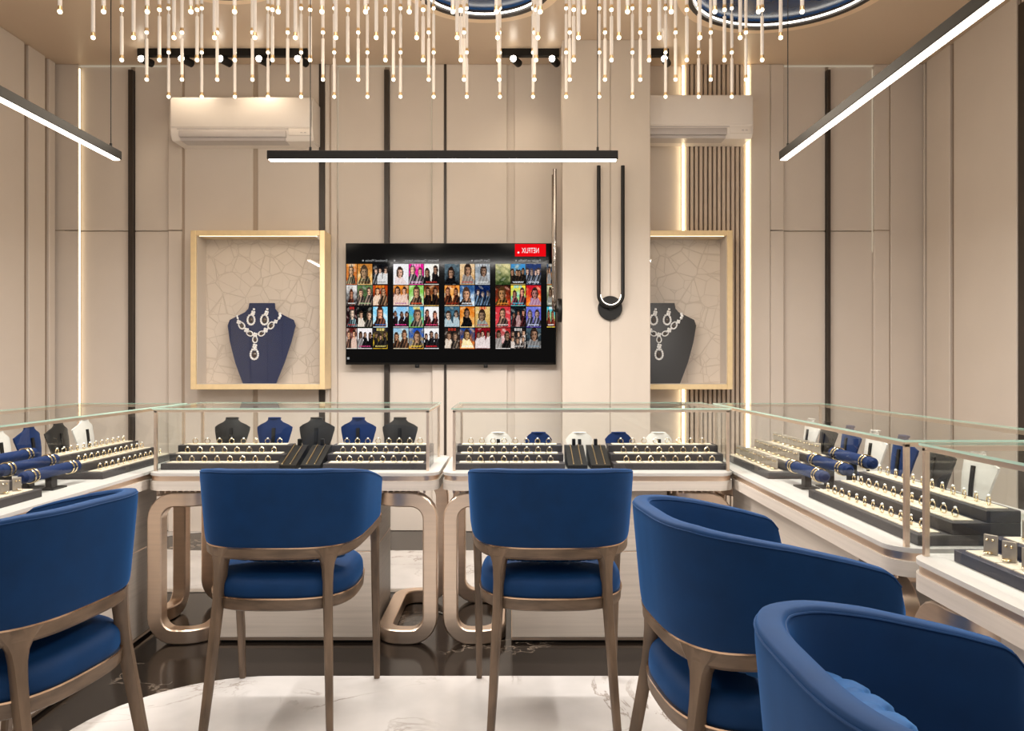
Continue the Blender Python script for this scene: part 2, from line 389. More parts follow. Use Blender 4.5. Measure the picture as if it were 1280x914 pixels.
# slatted panel right of the pillar
q = MB(); q.box(xw(857), xw(932), W + .04, WB, 0, ZC); trim(q, M['slatd'])  # dark brown backing visible between the slats
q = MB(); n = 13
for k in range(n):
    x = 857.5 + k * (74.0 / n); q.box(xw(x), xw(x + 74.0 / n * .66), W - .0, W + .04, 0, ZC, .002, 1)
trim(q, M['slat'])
# side walls with panels
for sgn, X, nm, grooves in ((-1, XL, 'left', [26, 52]), (1, XR, 'right', [1197, 1163])):
    q = MB(); q.box(X, X + sgn * .2, YB, WB, 0, ZC); struct(q.build('wall_' + nm, M['wall_dim'], smooth=False))
    q = MB(); q.box(X - sgn * .02, X, -1.2, 5.47, 0, ZC); trim(q, M['groove'])
    edges = [5.485] + sorted([X * F / (g - CX) for g in grooves], reverse=True)
    edges = [e for e in edges if e < 5.49]
    e = edges[-1]
    while e > -1.2: e -= .68; edges.append(e)
    for i in range(len(edges) - 1):
        q = MB(); q.box(X - sgn * .04, X, edges[i + 1] + .022, edges[i] - .022, 0, ZC, .004, 1); trim(q, M['wall'])
q = MB(); yb = XR * F / (1273 - CX); q.box(XR - .046, XR - .038, 4.37, 4.445, 0, PZ(12, 4.5)); trim(q, M['strip'])

# free-standing pillar in front of the wall
PXL, PXR, PY0, PY1 = PX(703, 5.08), PX(813, 5.08), 5.08, 5.24
q = MB(); gx = PX(763, 5.08); q.box(PXL, gx - .002, PY0, PY1, 0, ZC, .003, 1); q.box(gx + .002, PXR, PY0, PY1, 0, ZC, .003, 1); q.box(gx - .01, gx + .01, PY0 + .01, PY1 - .02, 0, ZC)
struct(q.build('wall_pillar', M['pillar'], smooth=False))

# ------------------------------------------------------------------ wall sconces
def sconce(loc, rz, tubemat, label):
    t = empty('wall_sconce', loc, rz); tag(t, label, 'wall lamp', 'U-shaped wall lamps on the pillar')
    # local: wall plane at y=0, facing -y
    q = MB(); q.lathe([(0.0, 0), (.078, 0), (.080, .004), (.080, .022), (.077, .026), (0.0, .026)], 32)
    o = q.build('back_plate', M['black'], t); o.rotation_euler = (PI / 2, 0, 0); o.location = (0, 0, 0)
    w = .079; zt = .93; pts = [(-w, -.05, zt), (-w, -.05, .085)]
    for k in range(1, 16): a = PI + PI * k / 16; pts.append((w * math.cos(a), -.05, .085 + w * math.sin(a)))
    pts += [(w, -.05, .085), (w, -.05, zt)]
    q = MB(); q.tube(pts, .0125, 10); q.build('tube_arm', tubemat, t)
    pts = []
    for k in range(0, 19): a = PI + PI * k / 18; pts.append((.0665 * math.cos(a), -.05, .085 + .0665 * math.sin(a)))
    q = MB(); q.tube(pts, .003, 6); q.build('light_strip', M['led'], t)
    q = MB(); q.cyl((0, -.025, 0.0), (0, -.05, 0.0), .012, 10); q.build('mount_stem', M['black'], t)
    return t
sconce((PX(763.5, 5.03), PY0, PZ(385, 5.05)), 0, M['black'], 'black U-shaped tube wall lamp on the front face of the pillar')
sconce((PXL, 5.165, PZ(388, 5.16)), -PI / 2, M['chrome'], 'polished tube wall lamp on the left side of the pillar, seen edge-on')

# ------------------------------------------------------------------ television
TY = 5.41; tx0, tx1, tz1, tz0 = PX(432, TY), PX(695, TY), PZ(304, TY), PZ(456, TY)
tv = empty('television', ((tx0 + tx1) / 2, W, (tz0 + tz1) / 2)); tag(tv, 'large wall-mounted television showing rows of film posters', 'television')
tw, th = tx1 - tx0, tz1 - tz0; dy = TY - W
q = MB(); q.box(-tw / 2, tw / 2, dy, dy + .05, -th / 2, th / 2, .004, 2); q.build('housing', M['blackmat'], tv)
q = MB(); q.box(-tw / 2 + .006, tw / 2 - .006, dy - .002, dy + .002, -th / 2 + .016, th / 2 - .006); scr = q.build('screen', M['screen'], tv)
q = MB(); q.box(-.3, .3, dy + .05, 0, -.2, .2); q.build('wall_bracket', M['blackmat'], tv)
for xx in (521, 607):
    q = MB(); c = PX(xx, TY) - (tx0 + tx1) / 2; q.box(c - .014, c + .014, dy + .005, dy + .04, -th / 2 - .022, -th / 2 + .004, .004); q.build('foot', M['blackmat'], tv)
def tvx(u): return -tw / 2 + (u - 57) / 1153.0 * tw
def tvz(v): return th / 2 - (v - 63) / 664.0 * th
cols = [(62, 119), (123, 203), (208, 287), (319, 402), (405, 484), (488, 568), (600, 681), (684, 764), (768, 848), (879, 960), (963, 1042), (1047, 1127), (1160, 1204)]
rows = [(177, 290), (294, 406), (411, 523), (528, 640)]
W_, K_, SK = (235, 232, 228), (12, 12, 14), (214, 160, 125)
PAL = {  # (column,row): (top colour, bottom colour, figure colour, n figures, title colour)
 (0,0):((225,150,70),(170,70,30),(250,225,170),1,(240,220,190)), (1,0):((190,120,50),(240,190,110),(250,225,160),1,(90,50,20)), (2,0):((20,20,22),(35,35,38),(190,190,190),3,(120,120,120)),
 (0,1):((230,225,220),(30,28,30),(170,80,50),1,(240,240,235)), (1,1):((90,120,70),(20,26,22),(225,190,165),2,(180,200,150)), (2,1):((190,70,20),(60,20,10),(225,170,120),2,(240,150,40)),
 (0,2):((20,18,20),(60,20,20),(190,230,235),1,(190,40,40)), (1,2):((10,10,12),(40,45,25),(205,185,160),2,(240,240,240)), (2,2):((120,200,235),(215,240,250),(190,110,80),1,(60,120,190)),
 (0,3):((90,30,25),(230,225,215),(200,140,110),2,(220,60,50)), (1,3):((240,235,235),(225,215,215),(30,25,28),3,(200,60,120)), (2,3):((30,28,40),(210,170,40),(70,60,50),3,(230,210,120)),
 (3,0):((240,238,240),(228,226,230),(215,185,185),1,(190,170,180)), (4,0):((225,20,140),(240,60,160),(245,225,225),2,(255,200,235)), (5,0):((240,238,232),(225,220,210),(40,30,30),2,(200,60,50)),
 (3,1):((235,140,40),(60,35,70),(215,155,125),2,(150,70,150)), (4,1):((120,190,70),(240,240,225),(200,150,110),1,(230,80,40)), (5,1):((110,50,25),(235,190,110),(60,30,20),2,(240,230,210)),
 (3,2):((130,190,230),(230,220,220),(60,35,40),3,(230,60,140)), (4,2):((70,160,220),(120,190,80),(245,215,180),1,(255,235,120)), (5,2):((240,238,238),(225,215,215),(150,60,60),2,(220,60,110)),
 (3,3):((150,190,215),(225,205,170),(180,120,80),2,(120,80,50)), (4,3):((30,80,180),(230,170,60),(235,190,140),1,(250,210,60)), (5,3):((242,240,240),(230,228,228),(55,50,55),3,(220,40,50)),
 (6,0):((90,110,120),(20,24,28),(15,15,18),1,(150,160,165)), (7,0):((230,200,160),(200,150,90),(50,35,25),1,(200,60,30)), (8,0):((130,140,148),(190,195,200),(60,62,66),1,(230,230,230)),
 (6,1):((235,150,60),(240,210,170),(170,80,40),2,(150,40,20)), (7,1):((40,80,130),(200,220,235),(190,140,110),1,(240,245,250)), (8,1):((10,30,80),(10,14,30),(150,190,230),3,(200,220,250)),
 (6,2):((70,110,130),(20,30,36),(110,150,165),2,(160,190,200)), (7,2):((215,110,20),(245,215,150),(25,20,18),1,(250,230,180)), (8,2):((225,190,120),(190,150,80),(45,60,50),1,(200,30,20)),
 (6,3):((30,26,24),(60,45,38),(200,170,140),2,(180,60,40)), (7,3):((20,60,130),(235,110,20),(255,220,120),1,(240,245,255)), (8,3):((130,15,25),(90,10,18),(205,180,180),3,(240,220,220)),
 (9,0):((215,205,150),(40,60,25),(70,80,40),0,(240,235,200)), (10,0):((60,140,200),(190,160,100),(60,45,30),4,(240,245,250)), (11,0):((40,60,110),(20,30,60),(190,200,220),4,(230,235,245)),
 (9,1):((50,30,20),(200,60,25),(230,150,50),1,(240,150,60)), (10,1):((245,215,60),(80,190,200),(240,120,130),2,(60,190,220)), (11,1):((190,20,40),(250,140,40),(110,30,80),1,(250,210,80)),
 (9,2):((200,50,60),(215,70,75),(225,170,140),1,(250,220,215)), (10,2):((14,20,26),(30,50,56),(110,40,40),3,(200,30,35)), (11,2):((110,120,210),(80,60,170),(205,205,250),2,(220,225,255)),
 (9,3):((170,40,40),(230,225,222),(60,50,45),2,(210,30,35)), (10,3):((25,24,26),(40,38,38),(190,165,150),6,(210,205,200)), (11,3):((70,90,100),(14,18,22),(12,12,14),1,(120,150,170)),
 (12,0):((30,60,90),(220,130,50),(40,40,40),2,(230,220,200)), (12,1):((205,200,160),(60,70,40),(40,45,35),1,(230,225,200)), (12,2):((60,180,210),(240,210,70),(230,90,60),2,(250,250,240)),
}
q = MB(); cl = q.bm.loops.layers.float_color.new('Col')
rp = random.Random(3)
def lerp(a, b_, t): return tuple(a[i] * (1 - t) + b_[i] * t for i in range(3))
for ci, (u0, u1) in enumerate(cols):
    for ri, (v0, v1) in enumerate(rows):
        if (ci, ri) not in PAL: continue
        top, bot, fig, nf, tit = PAL[(ci, ri)]
        nx, nz = 24, 32
        figs = []
        for k in range(nf):
            fx = (k + .5) / nf if nf > 1 else .5 + rp.uniform(-.08, .08)
            if nf > 4: fx = (k % 3 + .5) / 3
            figs.append((fx + rp.uniform(-.05, .05), (.36 if nf < 5 else .28 + .32 * (k // 3)) + rp.uniform(-.08, .08), (.24 if nf == 1 else .17 if nf == 2 else .125) * rp.uniform(.85, 1.2), rp.random()))
        ph0 = [rp.uniform(0, 6.28) for _ in range(8)]; light = rp.choice((-1, 1)); tone = [rp.uniform(.75, 1.2) for _ in figs]
        def colour(s_, t_):
            w1 = math.sin(s_ * 7 + ph0[0] + 2 * math.sin(t_ * 5 + ph0[1])) * math.sin(t_ * 9 + ph0[2])
            w2 = math.sin(s_ * 17 + ph0[3] + math.sin(t_ * 13)) * math.sin(t_ * 21 + ph0[4])
            c = lerp(top, bot, min(1, max(0, t_ + .28 * w1 + .12 * w2)))
            if w1 > .72: c = lerp(c, (250, 240, 225), .35)
            for (fx, fz, fr, ph), tn in zip(figs, tone):
                dx, dz = (s_ - fx), (t_ - fz)
                sh = fr * (.8 + 2.2 * min(.5, max(0, dz - fr * .5)))
                if dz > fr * .7 and t_ < .96 and abs(dx + .04 * math.sin(t_ * 11 + ph * 6)) < sh:
                    g = .55 + .3 * math.sin(dx * 30 + ph * 9 + t_ * 14)
                    c = lerp(fig, K_, min(.92, max(.1, g + .25 * (dx * light > 0)))) if ph > .35 else lerp(fig, W_, .3 + .35 * g)
                hx, hz = dx / (fr * .82), dz / (fr * 1.12)
                rr = hx * hx + hz * hz
                if rr < 1.35 and not (hz > .35 and abs(hx) < .6 and rr > 1):
                    if rr > .62 and hz < .75 or hz < -.52: c = lerp((44, 28, 20), fig, .25 * ph)
                    elif rr < 1:
                        base = lerp(SK, fig, .30); sd = 1.0 - .55 * max(0, hx * light) ; sd *= tn
                        if abs(hz + .08) < .13 and .18 < abs(hx) < .56: sd *= .45
                        if abs(hz - .45) < .09 and abs(hx) < .3: sd *= .62
                        c = tuple(v * sd for v in base)
            if .83 < t_ < .91 and .12 < s_ < .88 and math.sin(s_ * 70 + ci * 3 + (t_ > .87) * 2) > -.1 and (ci + ri) % 3: c = tit
            if t_ < .12 and .2 < s_ < .8 and (ci + 2 * ri) % 4 == 0 and math.sin(s_ * 60 + ri) > 0: c = tit
            j = rp.uniform(-16, 16)
            return tuple(min(255, max(0, v + j)) for v in c)
        for i in range(nx):
            for k in range(nz):
                xa, xb = tvx(u0 + (u1 - u0) * i / nx), tvx(u0 + (u1 - u0) * (i + 1) / nx)
                za, zb = tvz(v0 + (v1 - v0) * k / nz), tvz(v0 + (v1 - v0) * (k + 1) / nz)
                f = q.bm.faces.new([q.bm.verts.new(p) for p in ((xa, dy - .003, zb), (xb, dy - .003, zb), (xb, dy - .003, za), (xa, dy - .003, za))])
                c = rgb(*colour((i + .5) / nx, (k + .5) / nz))
                for l in f.loops: l[cl] = c
q.build('poster_grid', M['picture'], scr, smooth=False, nocalc=True)
q = MB(); q.box(tvx(985), tvx(1154), dy - .0035, dy - .001, tvz(136), tvz(68)); bn = q.build('red_banner', M['red'], scr, smooth=False)
text_part('NETFLIX', .052, M['white_e'], scr, 'lettering', (tvx(1070), dy - .0045, tvz(105)), (PI / 2, 0, 0), True, .62)
q = MB(); q.lathe([(0, 0), (.007, 0), (.007, .0008), (0, .0008)], 12); o = q.build('banner_dot', M['white_e'], scr); o.rotation_euler = (PI / 2, 0, 0); o.location = (tvx(1004), dy - .004, tvz(115))
for tx, u, wd in (('Emotional Movies', 287, 119), ('Romantic Opposites-Attract...', 568, 195), ('Dark Movies', 848, 85), ('Popular on Netflix', 1127, 122)):
    o = text_part(tx, .023, M['grey_e'], scr, 'lettering', (tvx(u), dy - .0045, tvz(159)), (PI / 2, 0, 0), True, 1.0, 'LEFT')
    wreal = max(v.co.x for v in o.data.vertices) - min(v.co.x for v in o.data.vertices)
    s_ = (wd / 1153.0 * tw) / wreal
    for v in o.data.vertices: v.co.x *= s_
for u in (153, 326, 750, 991):
    q = MB(); q.lathe([(0, 0), (.006, 0), (.006, .0008), (0, .0008)], 12); o = q.build('dot_icon', M['grey_e'], scr); o.rotation_euler = (PI / 2, 0, 0); o.location = (tvx(u), dy - .0035, tvz(159))
q = MB(); q.box(tvx(66), tvx(78), dy - .0035, dy - .002, tvz(698), tvz(686)); q.build('corner_icon', M['grey_e'], scr)

# ------------------------------------------------------------------ air conditioners
def aircon(loc, label):
    t = empty('air_conditioner', loc); tag(t, label, 'air conditioner', 'wall air conditioners')
    w = .98; d = .215; h = .30
    prof = [(0, 0), (-d + .03, 0.0), (-d + .002, .035), (-d - .006, .08), (-d - .002, h - .02), (-d + .02, h), (0, h)]
    q = MB(); q.prism([(a, z) for a, z in prof], -w / 2, w / 2, 'x'); bmesh.ops.bevel(q.bm, geom=[e for e in q.bm.edges if abs(e.verts[0].co.x - e.verts[1].co.x) < 1e-5], offset=.008, segments=2, affect='EDGES')
    q.build('body', M['acwhite'], t)
    q = MB(); q.box(-w / 2 + .008, w / 2 - .008, -d - .012, -d + .01, .085, h - .012, .006); q.build('front_panel', M['acwhite'], t)
    q = MB(); q.box(-w / 2 + .06, w / 2 - .18, -d - .010, -d + .03, .018, .068, .01); q.build('louver_flap', M['acgrey'], t)
    q = MB(); q.box(-w / 2 + .05, w / 2 - .165, -d - .0065, -d + .05, .071, .078); q.box(-w / 2 + .07, w / 2 - .19, -d + .004, -d + .12, -.003, .016); q.build('air_slot', M['acgrey'], t)
    q = MB(); q.box(w / 2 - .165, w / 2 - .015, -d - .009, -d + .02, .03, .075, .006); o = q.build('display_corner', M['acwhite'], t)
    for x in (.05, .075): 
        q = MB(); q.box(w / 2 - x - .008, w / 2 - x + .008, -d - .0105, -d - .008, .045, .052); q.build('indicator', M['acgrey'], o)
    return t
YA = W - .215
aircon((PX(301, YA - .01), W, PZ(175, YA)), 'white split air conditioner above the left vitrine')
aircon((PX(853, YA - .01), W, PZ(172, YA)), 'white split air conditioner partly behind the pillar, right')

# ------------------------------------------------------------------ vitrines with necklace busts
def bust_outline(w, h):
    # half outline (x, z) of a flat necklace bust
    return [(.24 * w, 0), (.36 * w, .26 * h), (.45 * w, .52 * h), (.50 * w, .72 * h), (.47 * w, .79 * h), (.36 * w, .835 * h), (.24 * w, .885 * h), (.195 * w, .93 * h), (.185 * w, h)]
def bust_mesh(w, h, thick, bulge, outline=None):
    ol = outline or bust_outline(w, h)
    # resample
    pts = []
    for i in range(len(ol) - 1):
        for k in range(4): t = k / 4; pts.append((ol[i][0] * (1 - t) + ol[i + 1][0] * t, ol[i][1] * (1 - t) + ol[i + 1][1] * t))
    pts.append(ol[-1])
    q = MB(); n = 14; fr, bk = [], []
    W2 = max(p[0] for p in ol)
    for hw, z in pts:
        rowf, rowb = [], []
        for k in range(n + 1):
            s_ = -1 + 2 * k / n; x = hw * s_
            y = -bulge * math.sqrt(max(0, 1 - (x / (W2 * 1.02)) ** 2)) + .10 * h * (z / h) ** 2 * 1.0
            rowf.append((x, y, z)); rowb.append((x * .985, y + thick, z))
        fr.append(rowf); bk.append(rowb)
    q.rings([f + b_[::-1] for f, b_ in zip(fr, bk)])
    return q
def vitrine(cx, label, bustmat, blabel, nlabel, elabel, back):
    Y0, Y1 = 5.30, W - .001; x0, x1 = PX(cx - 84, Y0), PX(cx + 84, Y0); z1, z0 = PZ(288, Y0), PZ(487, Y0); c = (x0 + x1) / 2; t = .036; hw = (x1 - x0) / 2
    v = empty('vitrine', (c, Y1, z0)); tag(v, label, 'display case', 'wall vitrines with necklace busts')
    d = Y0 - Y1; h = z1 - z0
    q = MB(); q.box(-hw, -hw + t, d, 0, 0, h, .002, 1); q.box(hw - t, hw, d, 0, 0, h, .002, 1); q.box(-hw + t, hw - t, d, 0, h - t, h, .002, 1); q.box(-hw + t, hw - t, d, 0, 0, t, .002, 1)
    q.build('frame', M['gold'], v, smooth=False)
    q = MB(); q.box(-hw + t, hw - t, -.012, 0, t, h - t); q.build('etched_back', M['crackle'], v, smooth=False)
    q = MB(); q.box(-hw + t, -hw + t + .004, d + .02, -.012, t, h - t); q.box(hw - t - .004, hw - t, d + .02, -.012, t, h - t); q.box(-hw + t, hw - t, d + .02, -.012, t, t + .004); q.build('lining', M['wall'], v, smooth=False)
    q = MB(); q.box(-hw + t + .02, hw - t - .02, d + .012, d + .022, h - t - .003, h - t); q.build('led_strip', M['ledmid'], v, smooth=False)
    q = MB(); q.quad([(-hw + t, d + .008, t), (hw - t, d + .008, t), (hw - t, d + .008, h - t), (-hw + t, d + .008, h - t)]); q.build('glass_front', M['glassvit'], v, smooth=False)
    bw, bh = .478, .565; bx, bz = c - .004, z0 + t + .004; by = Y0 + .075
    bs = empty('necklace_bust', (bx, by, bz)); tag(bs, blabel, 'necklace bust', 'large busts in the wall vitrines')
    q = bust_mesh(bw, bh, .02, .03); q.build('bust_board', bustmat, bs, angle=60)
    q = MB(); q.box(-.03, .03, .03, .09, 0, .012); q.box(-.008, .008, .02, .05, .006, .42); q.build('support_foot', M['blackmat'], bs)
    def surf(x, z):
        W2 = .5 * bw
        return -.03 * math.sqrt(max(0, 1 - (x / (W2 * 1.02)) ** 2)) + .10 * bh * (z / bh) ** 2 - .006
    # pixel helper: bust-local coordinates from picture millimetres (crop of 762 px = 100 photo px)
    k = Y0 / F / 7.62
    def L(u, w_): return ((u - 330) * k * 1.0, (832 - w_) * k * 1.0)
    nk = empty('necklace', (bx, by, bz)); tag(nk, nlabel, 'necklace', 'gem necklaces in the wall vitrines')
    def pear(x, z, r, ang, par, halo=1.0):
        g = MB(); g.sphere((0, 0, 0), r * .62, .82, .5, 1.15, 10, 8)
        o = g.build('gem', M['browngem'], par); o.location = (x, surf(x, z) - .004, z); o.rotation_euler = (0, ang, 0)
        g = MB(); n = 14
        for i in range(n):
            a = 2 * PI * i / n; rr = r * (1 + .28 * max(0, math.cos(a)) ** 3)
            g.sphere((rr * .86 * math.sin(a), 0, rr * 1.05 * math.cos(a)), r * .27, 1, .7, 1, 6, 5)
        ho = g.build('halo', M['diamond'], par); ho.location = (x, surf(x, z) - .004, z); ho.rotation_euler = (0, ang, 0)
    def cross(x, z, r, par):
        g = MB()
        for a in (.5, 2.1, 3.7, 5.3): g.sphere((r * .6 * math.cos(a), 0, r * .6 * math.sin(a)), r * .52, 1, .7, 1, 6, 5)
        o = g.build('cluster', M['diamond'], par); o.location = (x, surf(x, z) - .005, z)
    for u, w_, r, a in ((152, 275, 30, -.6), (237, 352, 26, -1.2), (345, 352, 26, 1.2), (433, 275, 30, .6), (287, 412, 26, 0)):
        x, z = L(u, w_); pear(x, z, r * k, a, nk)
    for u, w_, r in ((118, 238, 20), (200, 318, 24), (386, 318, 24), (478, 235, 20), (287, 362, 22), (287, 472, 24)):
        x, z = L(u, w_); cross(x, z, r * k, nk)
    g = MB()
    ch = []
    for u, w_ in ((105, 195), (120, 235), (152, 275), (198, 318), (240, 350), (287, 366), (340, 350), (388, 318), (433, 275), (478, 235), (515, 200), (505, 150)):
        x, z = L(u, w_); ch.append((x, surf(x, z) - .001, z))
    g.tube(ch, .0022, 6)
    for u, w_ in ((105, 200), (98, 180), (508, 200), (518, 180), (512, 160)):
        x, z = L(u, w_); g.sphere((x, surf(x, z) - .002, z), .011 if u > 480 else .008, 1, .6, 1, 6, 5)
    g.build('chain', M['diamond'], nk)
    x, z = L(284, 555); pn = empty('pendant', (0, 0, 0)); pn.parent = nk
    pear(x, z, 42 * k, 0, pn); x, z = L(284, 505); cross(x, z, 12 * k, pn)
    for u, sd in ((240, 'left'), (370, 'right')):
        e = empty('earring', (bx, by, bz)); tag(e, elabel % sd, 'earring', 'drop earrings in the wall vitrines')
        x, z = L(u, 222); pear(x, z, 40 * k, 0, e); x, z = L(u + 16, 150); cross(x, z, 22 * k, e); x, z = L(u + 22, 115); cross(x, z, 12 * k, e)
vitrine(322, 'gold-framed glass wall vitrine left of the television', M['bustblue'], 'large navy necklace bust inside the left wall vitrine',
        'diamond and brown gem necklace on the navy bust in left vitrine', '%s drop earring pinned to the navy bust in left vitrine', 0)
vitrine(832, 'gold-framed glass wall vitrine partly hidden behind the pillar', M['bustblack'], 'large black necklace bust inside the right wall vitrine',
        'diamond gem necklace on the black bust in right vitrine', '%s drop earring pinned to the black bust in right vitrine', 1)

# ------------------------------------------------------------------ pendant bars
def bar_light(p0, p1, wires, label):
    p0, p1 = Vector(p0), Vector(p1); L = (p1 - p0).length; a = math.atan2((p1 - p0).y, (p1 - p0).x)
    t = empty('linear_pendant', p0, a); tag(t, label, 'pendant light', 'linear pendant lights')
    q = MB(); q.box(0, L, -.02, .02, 0, .04, .002, 1); q.build('bar_housing', M['black'], t, smooth=False)
    q = MB(); q.box(.006, L - .006, -.016, .016, -.005, .002, .003, 1); q.build('light_diffuser', M['led'], t, smooth=False)
    for w in wires:
        q = MB(); q.cyl((w, 0, .04), (w, 0, ZC - p0.z), .0022, 6); q.cyl((w, 0, .04), (w, 0, .06), .006, 8); o = q.build('suspension_wire', M['black'], t)
        q = MB(); q.cyl((w, 0, ZC - p0.z - .02), (w, 0, ZC - p0.z), .03, 16); q.build('ceiling_rose', M['black'], o)
YP = 3.6; zP = PZ(200, YP)
xa, xb = PX(335, YP), PX(772, YP); bar_light((xa, YP, zP), (xb, YP, zP), [PX(388, YP) - xa, PX(747, YP) - xa], 'black linear pendant light hanging in front of the television wall')
xl = PX(147, YP); bar_light((xl, YP, zP), (xl, .6, zP), [.06, 2.7], 'black linear pendant light over the left counter, running toward the camera')
xr = PX(979, YP); bar_light((xr, YP, zP), (xr, .6, zP), [.06, 2.7], 'black linear pendant light over the right counter, running toward the camera')

# ------------------------------------------------------------------ track lights
def track(x0, x1, heads, label, hl, lit=True):
    Y = 5.235 if x1 < 620 else 5.175
    t = empty('track_light', ((x0 + x1) / 2, Y, ZC)); tag(t, label, 'track light', 'ceiling spotlight tracks')
    q = MB(); q.box((x0 - x1) / 2, (x1 - x0) / 2, -.02, .02, -.05, 0, .002, 1); q.build('rail', M['black'], t, smooth=False)
    for px in heads:
        xx = PX(px, Y) - (x0 + x1) / 2
        q = MB(); q.cyl((xx + .02, 0, -.05), (xx + .02, 0, -.07), .012, 10); q.cyl((xx + .035, .03, -.085), (xx, -.045, -.082), .026, 16); h = q.build('spot_head', M['black'], t)
        q = MB(); q.sphere((xx - .002, -.049, -.082), .021, 1, .5, 1, 14, 8); q.build('lens', M['spotbulb'], h)
track(PX(173, 5.235), PX(385, 5.235), (181, 231, 279, 327, 375), 'black ceiling track with five spotlights above the left air conditioner', '')
track(PX(627, 5.06), PX(701, 5.06), (642, 690), 'black ceiling track with two spotlights left of the pillar', '')
track(PX(815.5, 5.175), PX(838, 5.175), (829,), 'short black ceiling track with one spotlight right of the pillar', '')
for x, y in [(PX(231, 5.2), 5.1), (PX(327, 5.2), 5.1), (PX(665, 5.2), 5.02)]:
    l = bpy.data.lights.new('track_spot', 'SPOT'); l.energy = 6; l.color = (1, .82, .6); l.spot_size = math.radians(110); l.spot_blend = .8; l.shadow_soft_size = .05
    o = bpy.data.objects.new('track_spot', l); C.objects.link(o); o.location = (x, y, ZC - .12); o.rotation_euler = (math.radians(14), 0, 0)

# ------------------------------------------------------------------ hanging light rods
RODT = 2.696; SEG = .248; SP = .1859
def rod_mesh(name, top):
    t = empty('hanging_light_rod', (0, 0, RODT))
    q = MB(); z = 0; 
    for k in range(4):
        z1 = min((k + 1) * SEG - .030, top); q.cyl((0, 0, k * SEG + .028), (0, 0, z1), .0085, 10)
        q.cyl((0, 0, z1), (0, 0, min(z1 + .04, top)), .003, 6)
    q.build('frosted_tube', M['tube'], t)
    for k in range(3):
        q = MB(); q.cyl((0, 0, k * SEG + .010), (0, 0, k * SEG + .026), .0098, 12); q.build('gold_cap', M['capgold'], t)
        q = MB(); q.sphere((0, 0, k * SEG + .004), .0098, 1, 1, 1, 12, 8); q.build('glowing_tip', M['bulb'], t)
    remember(t); return t
rodA = rod_mesh('a', ZC - RODT); rodB = rod_mesh('b', ZC + .03 - RODT); usedA = usedB = False
rowsY = [23.19 * .1859 / (.02415) * v for v in (.02415,)]
ROWY = [4.31, 4.05, 3.79, 3.53, 3.27]
rown = ['farthest row', 'second row from the back', 'middle row', 'second row from the front', 'nearest row']
for r_, Y in enumerate(ROWY):
    for k in range(18):
        x = -1.918 + k * SP
        inside = any((Vector((x, Y)) - Vector((c[0], c[1]))).length < c[2] - .12 for c in circles)
        rim = (not inside) and any((Vector((x, Y)) - Vector((c[0], c[1]))).length < c[2] - .03 for c in circles)
        src = rodB if inside else rodA
        if inside and not usedB: o = rodB; usedB = True
        elif not inside and not usedA: o = rodA; usedA = True
        else: o = copy_tree(src)
        o.location = (x, Y, RODT)
        tag(o, 'slim glowing ceiling rod, %s, %s from the left' % (rown[r_], ORD[k]), 'hanging light', 'hanging light rods under the ceiling')

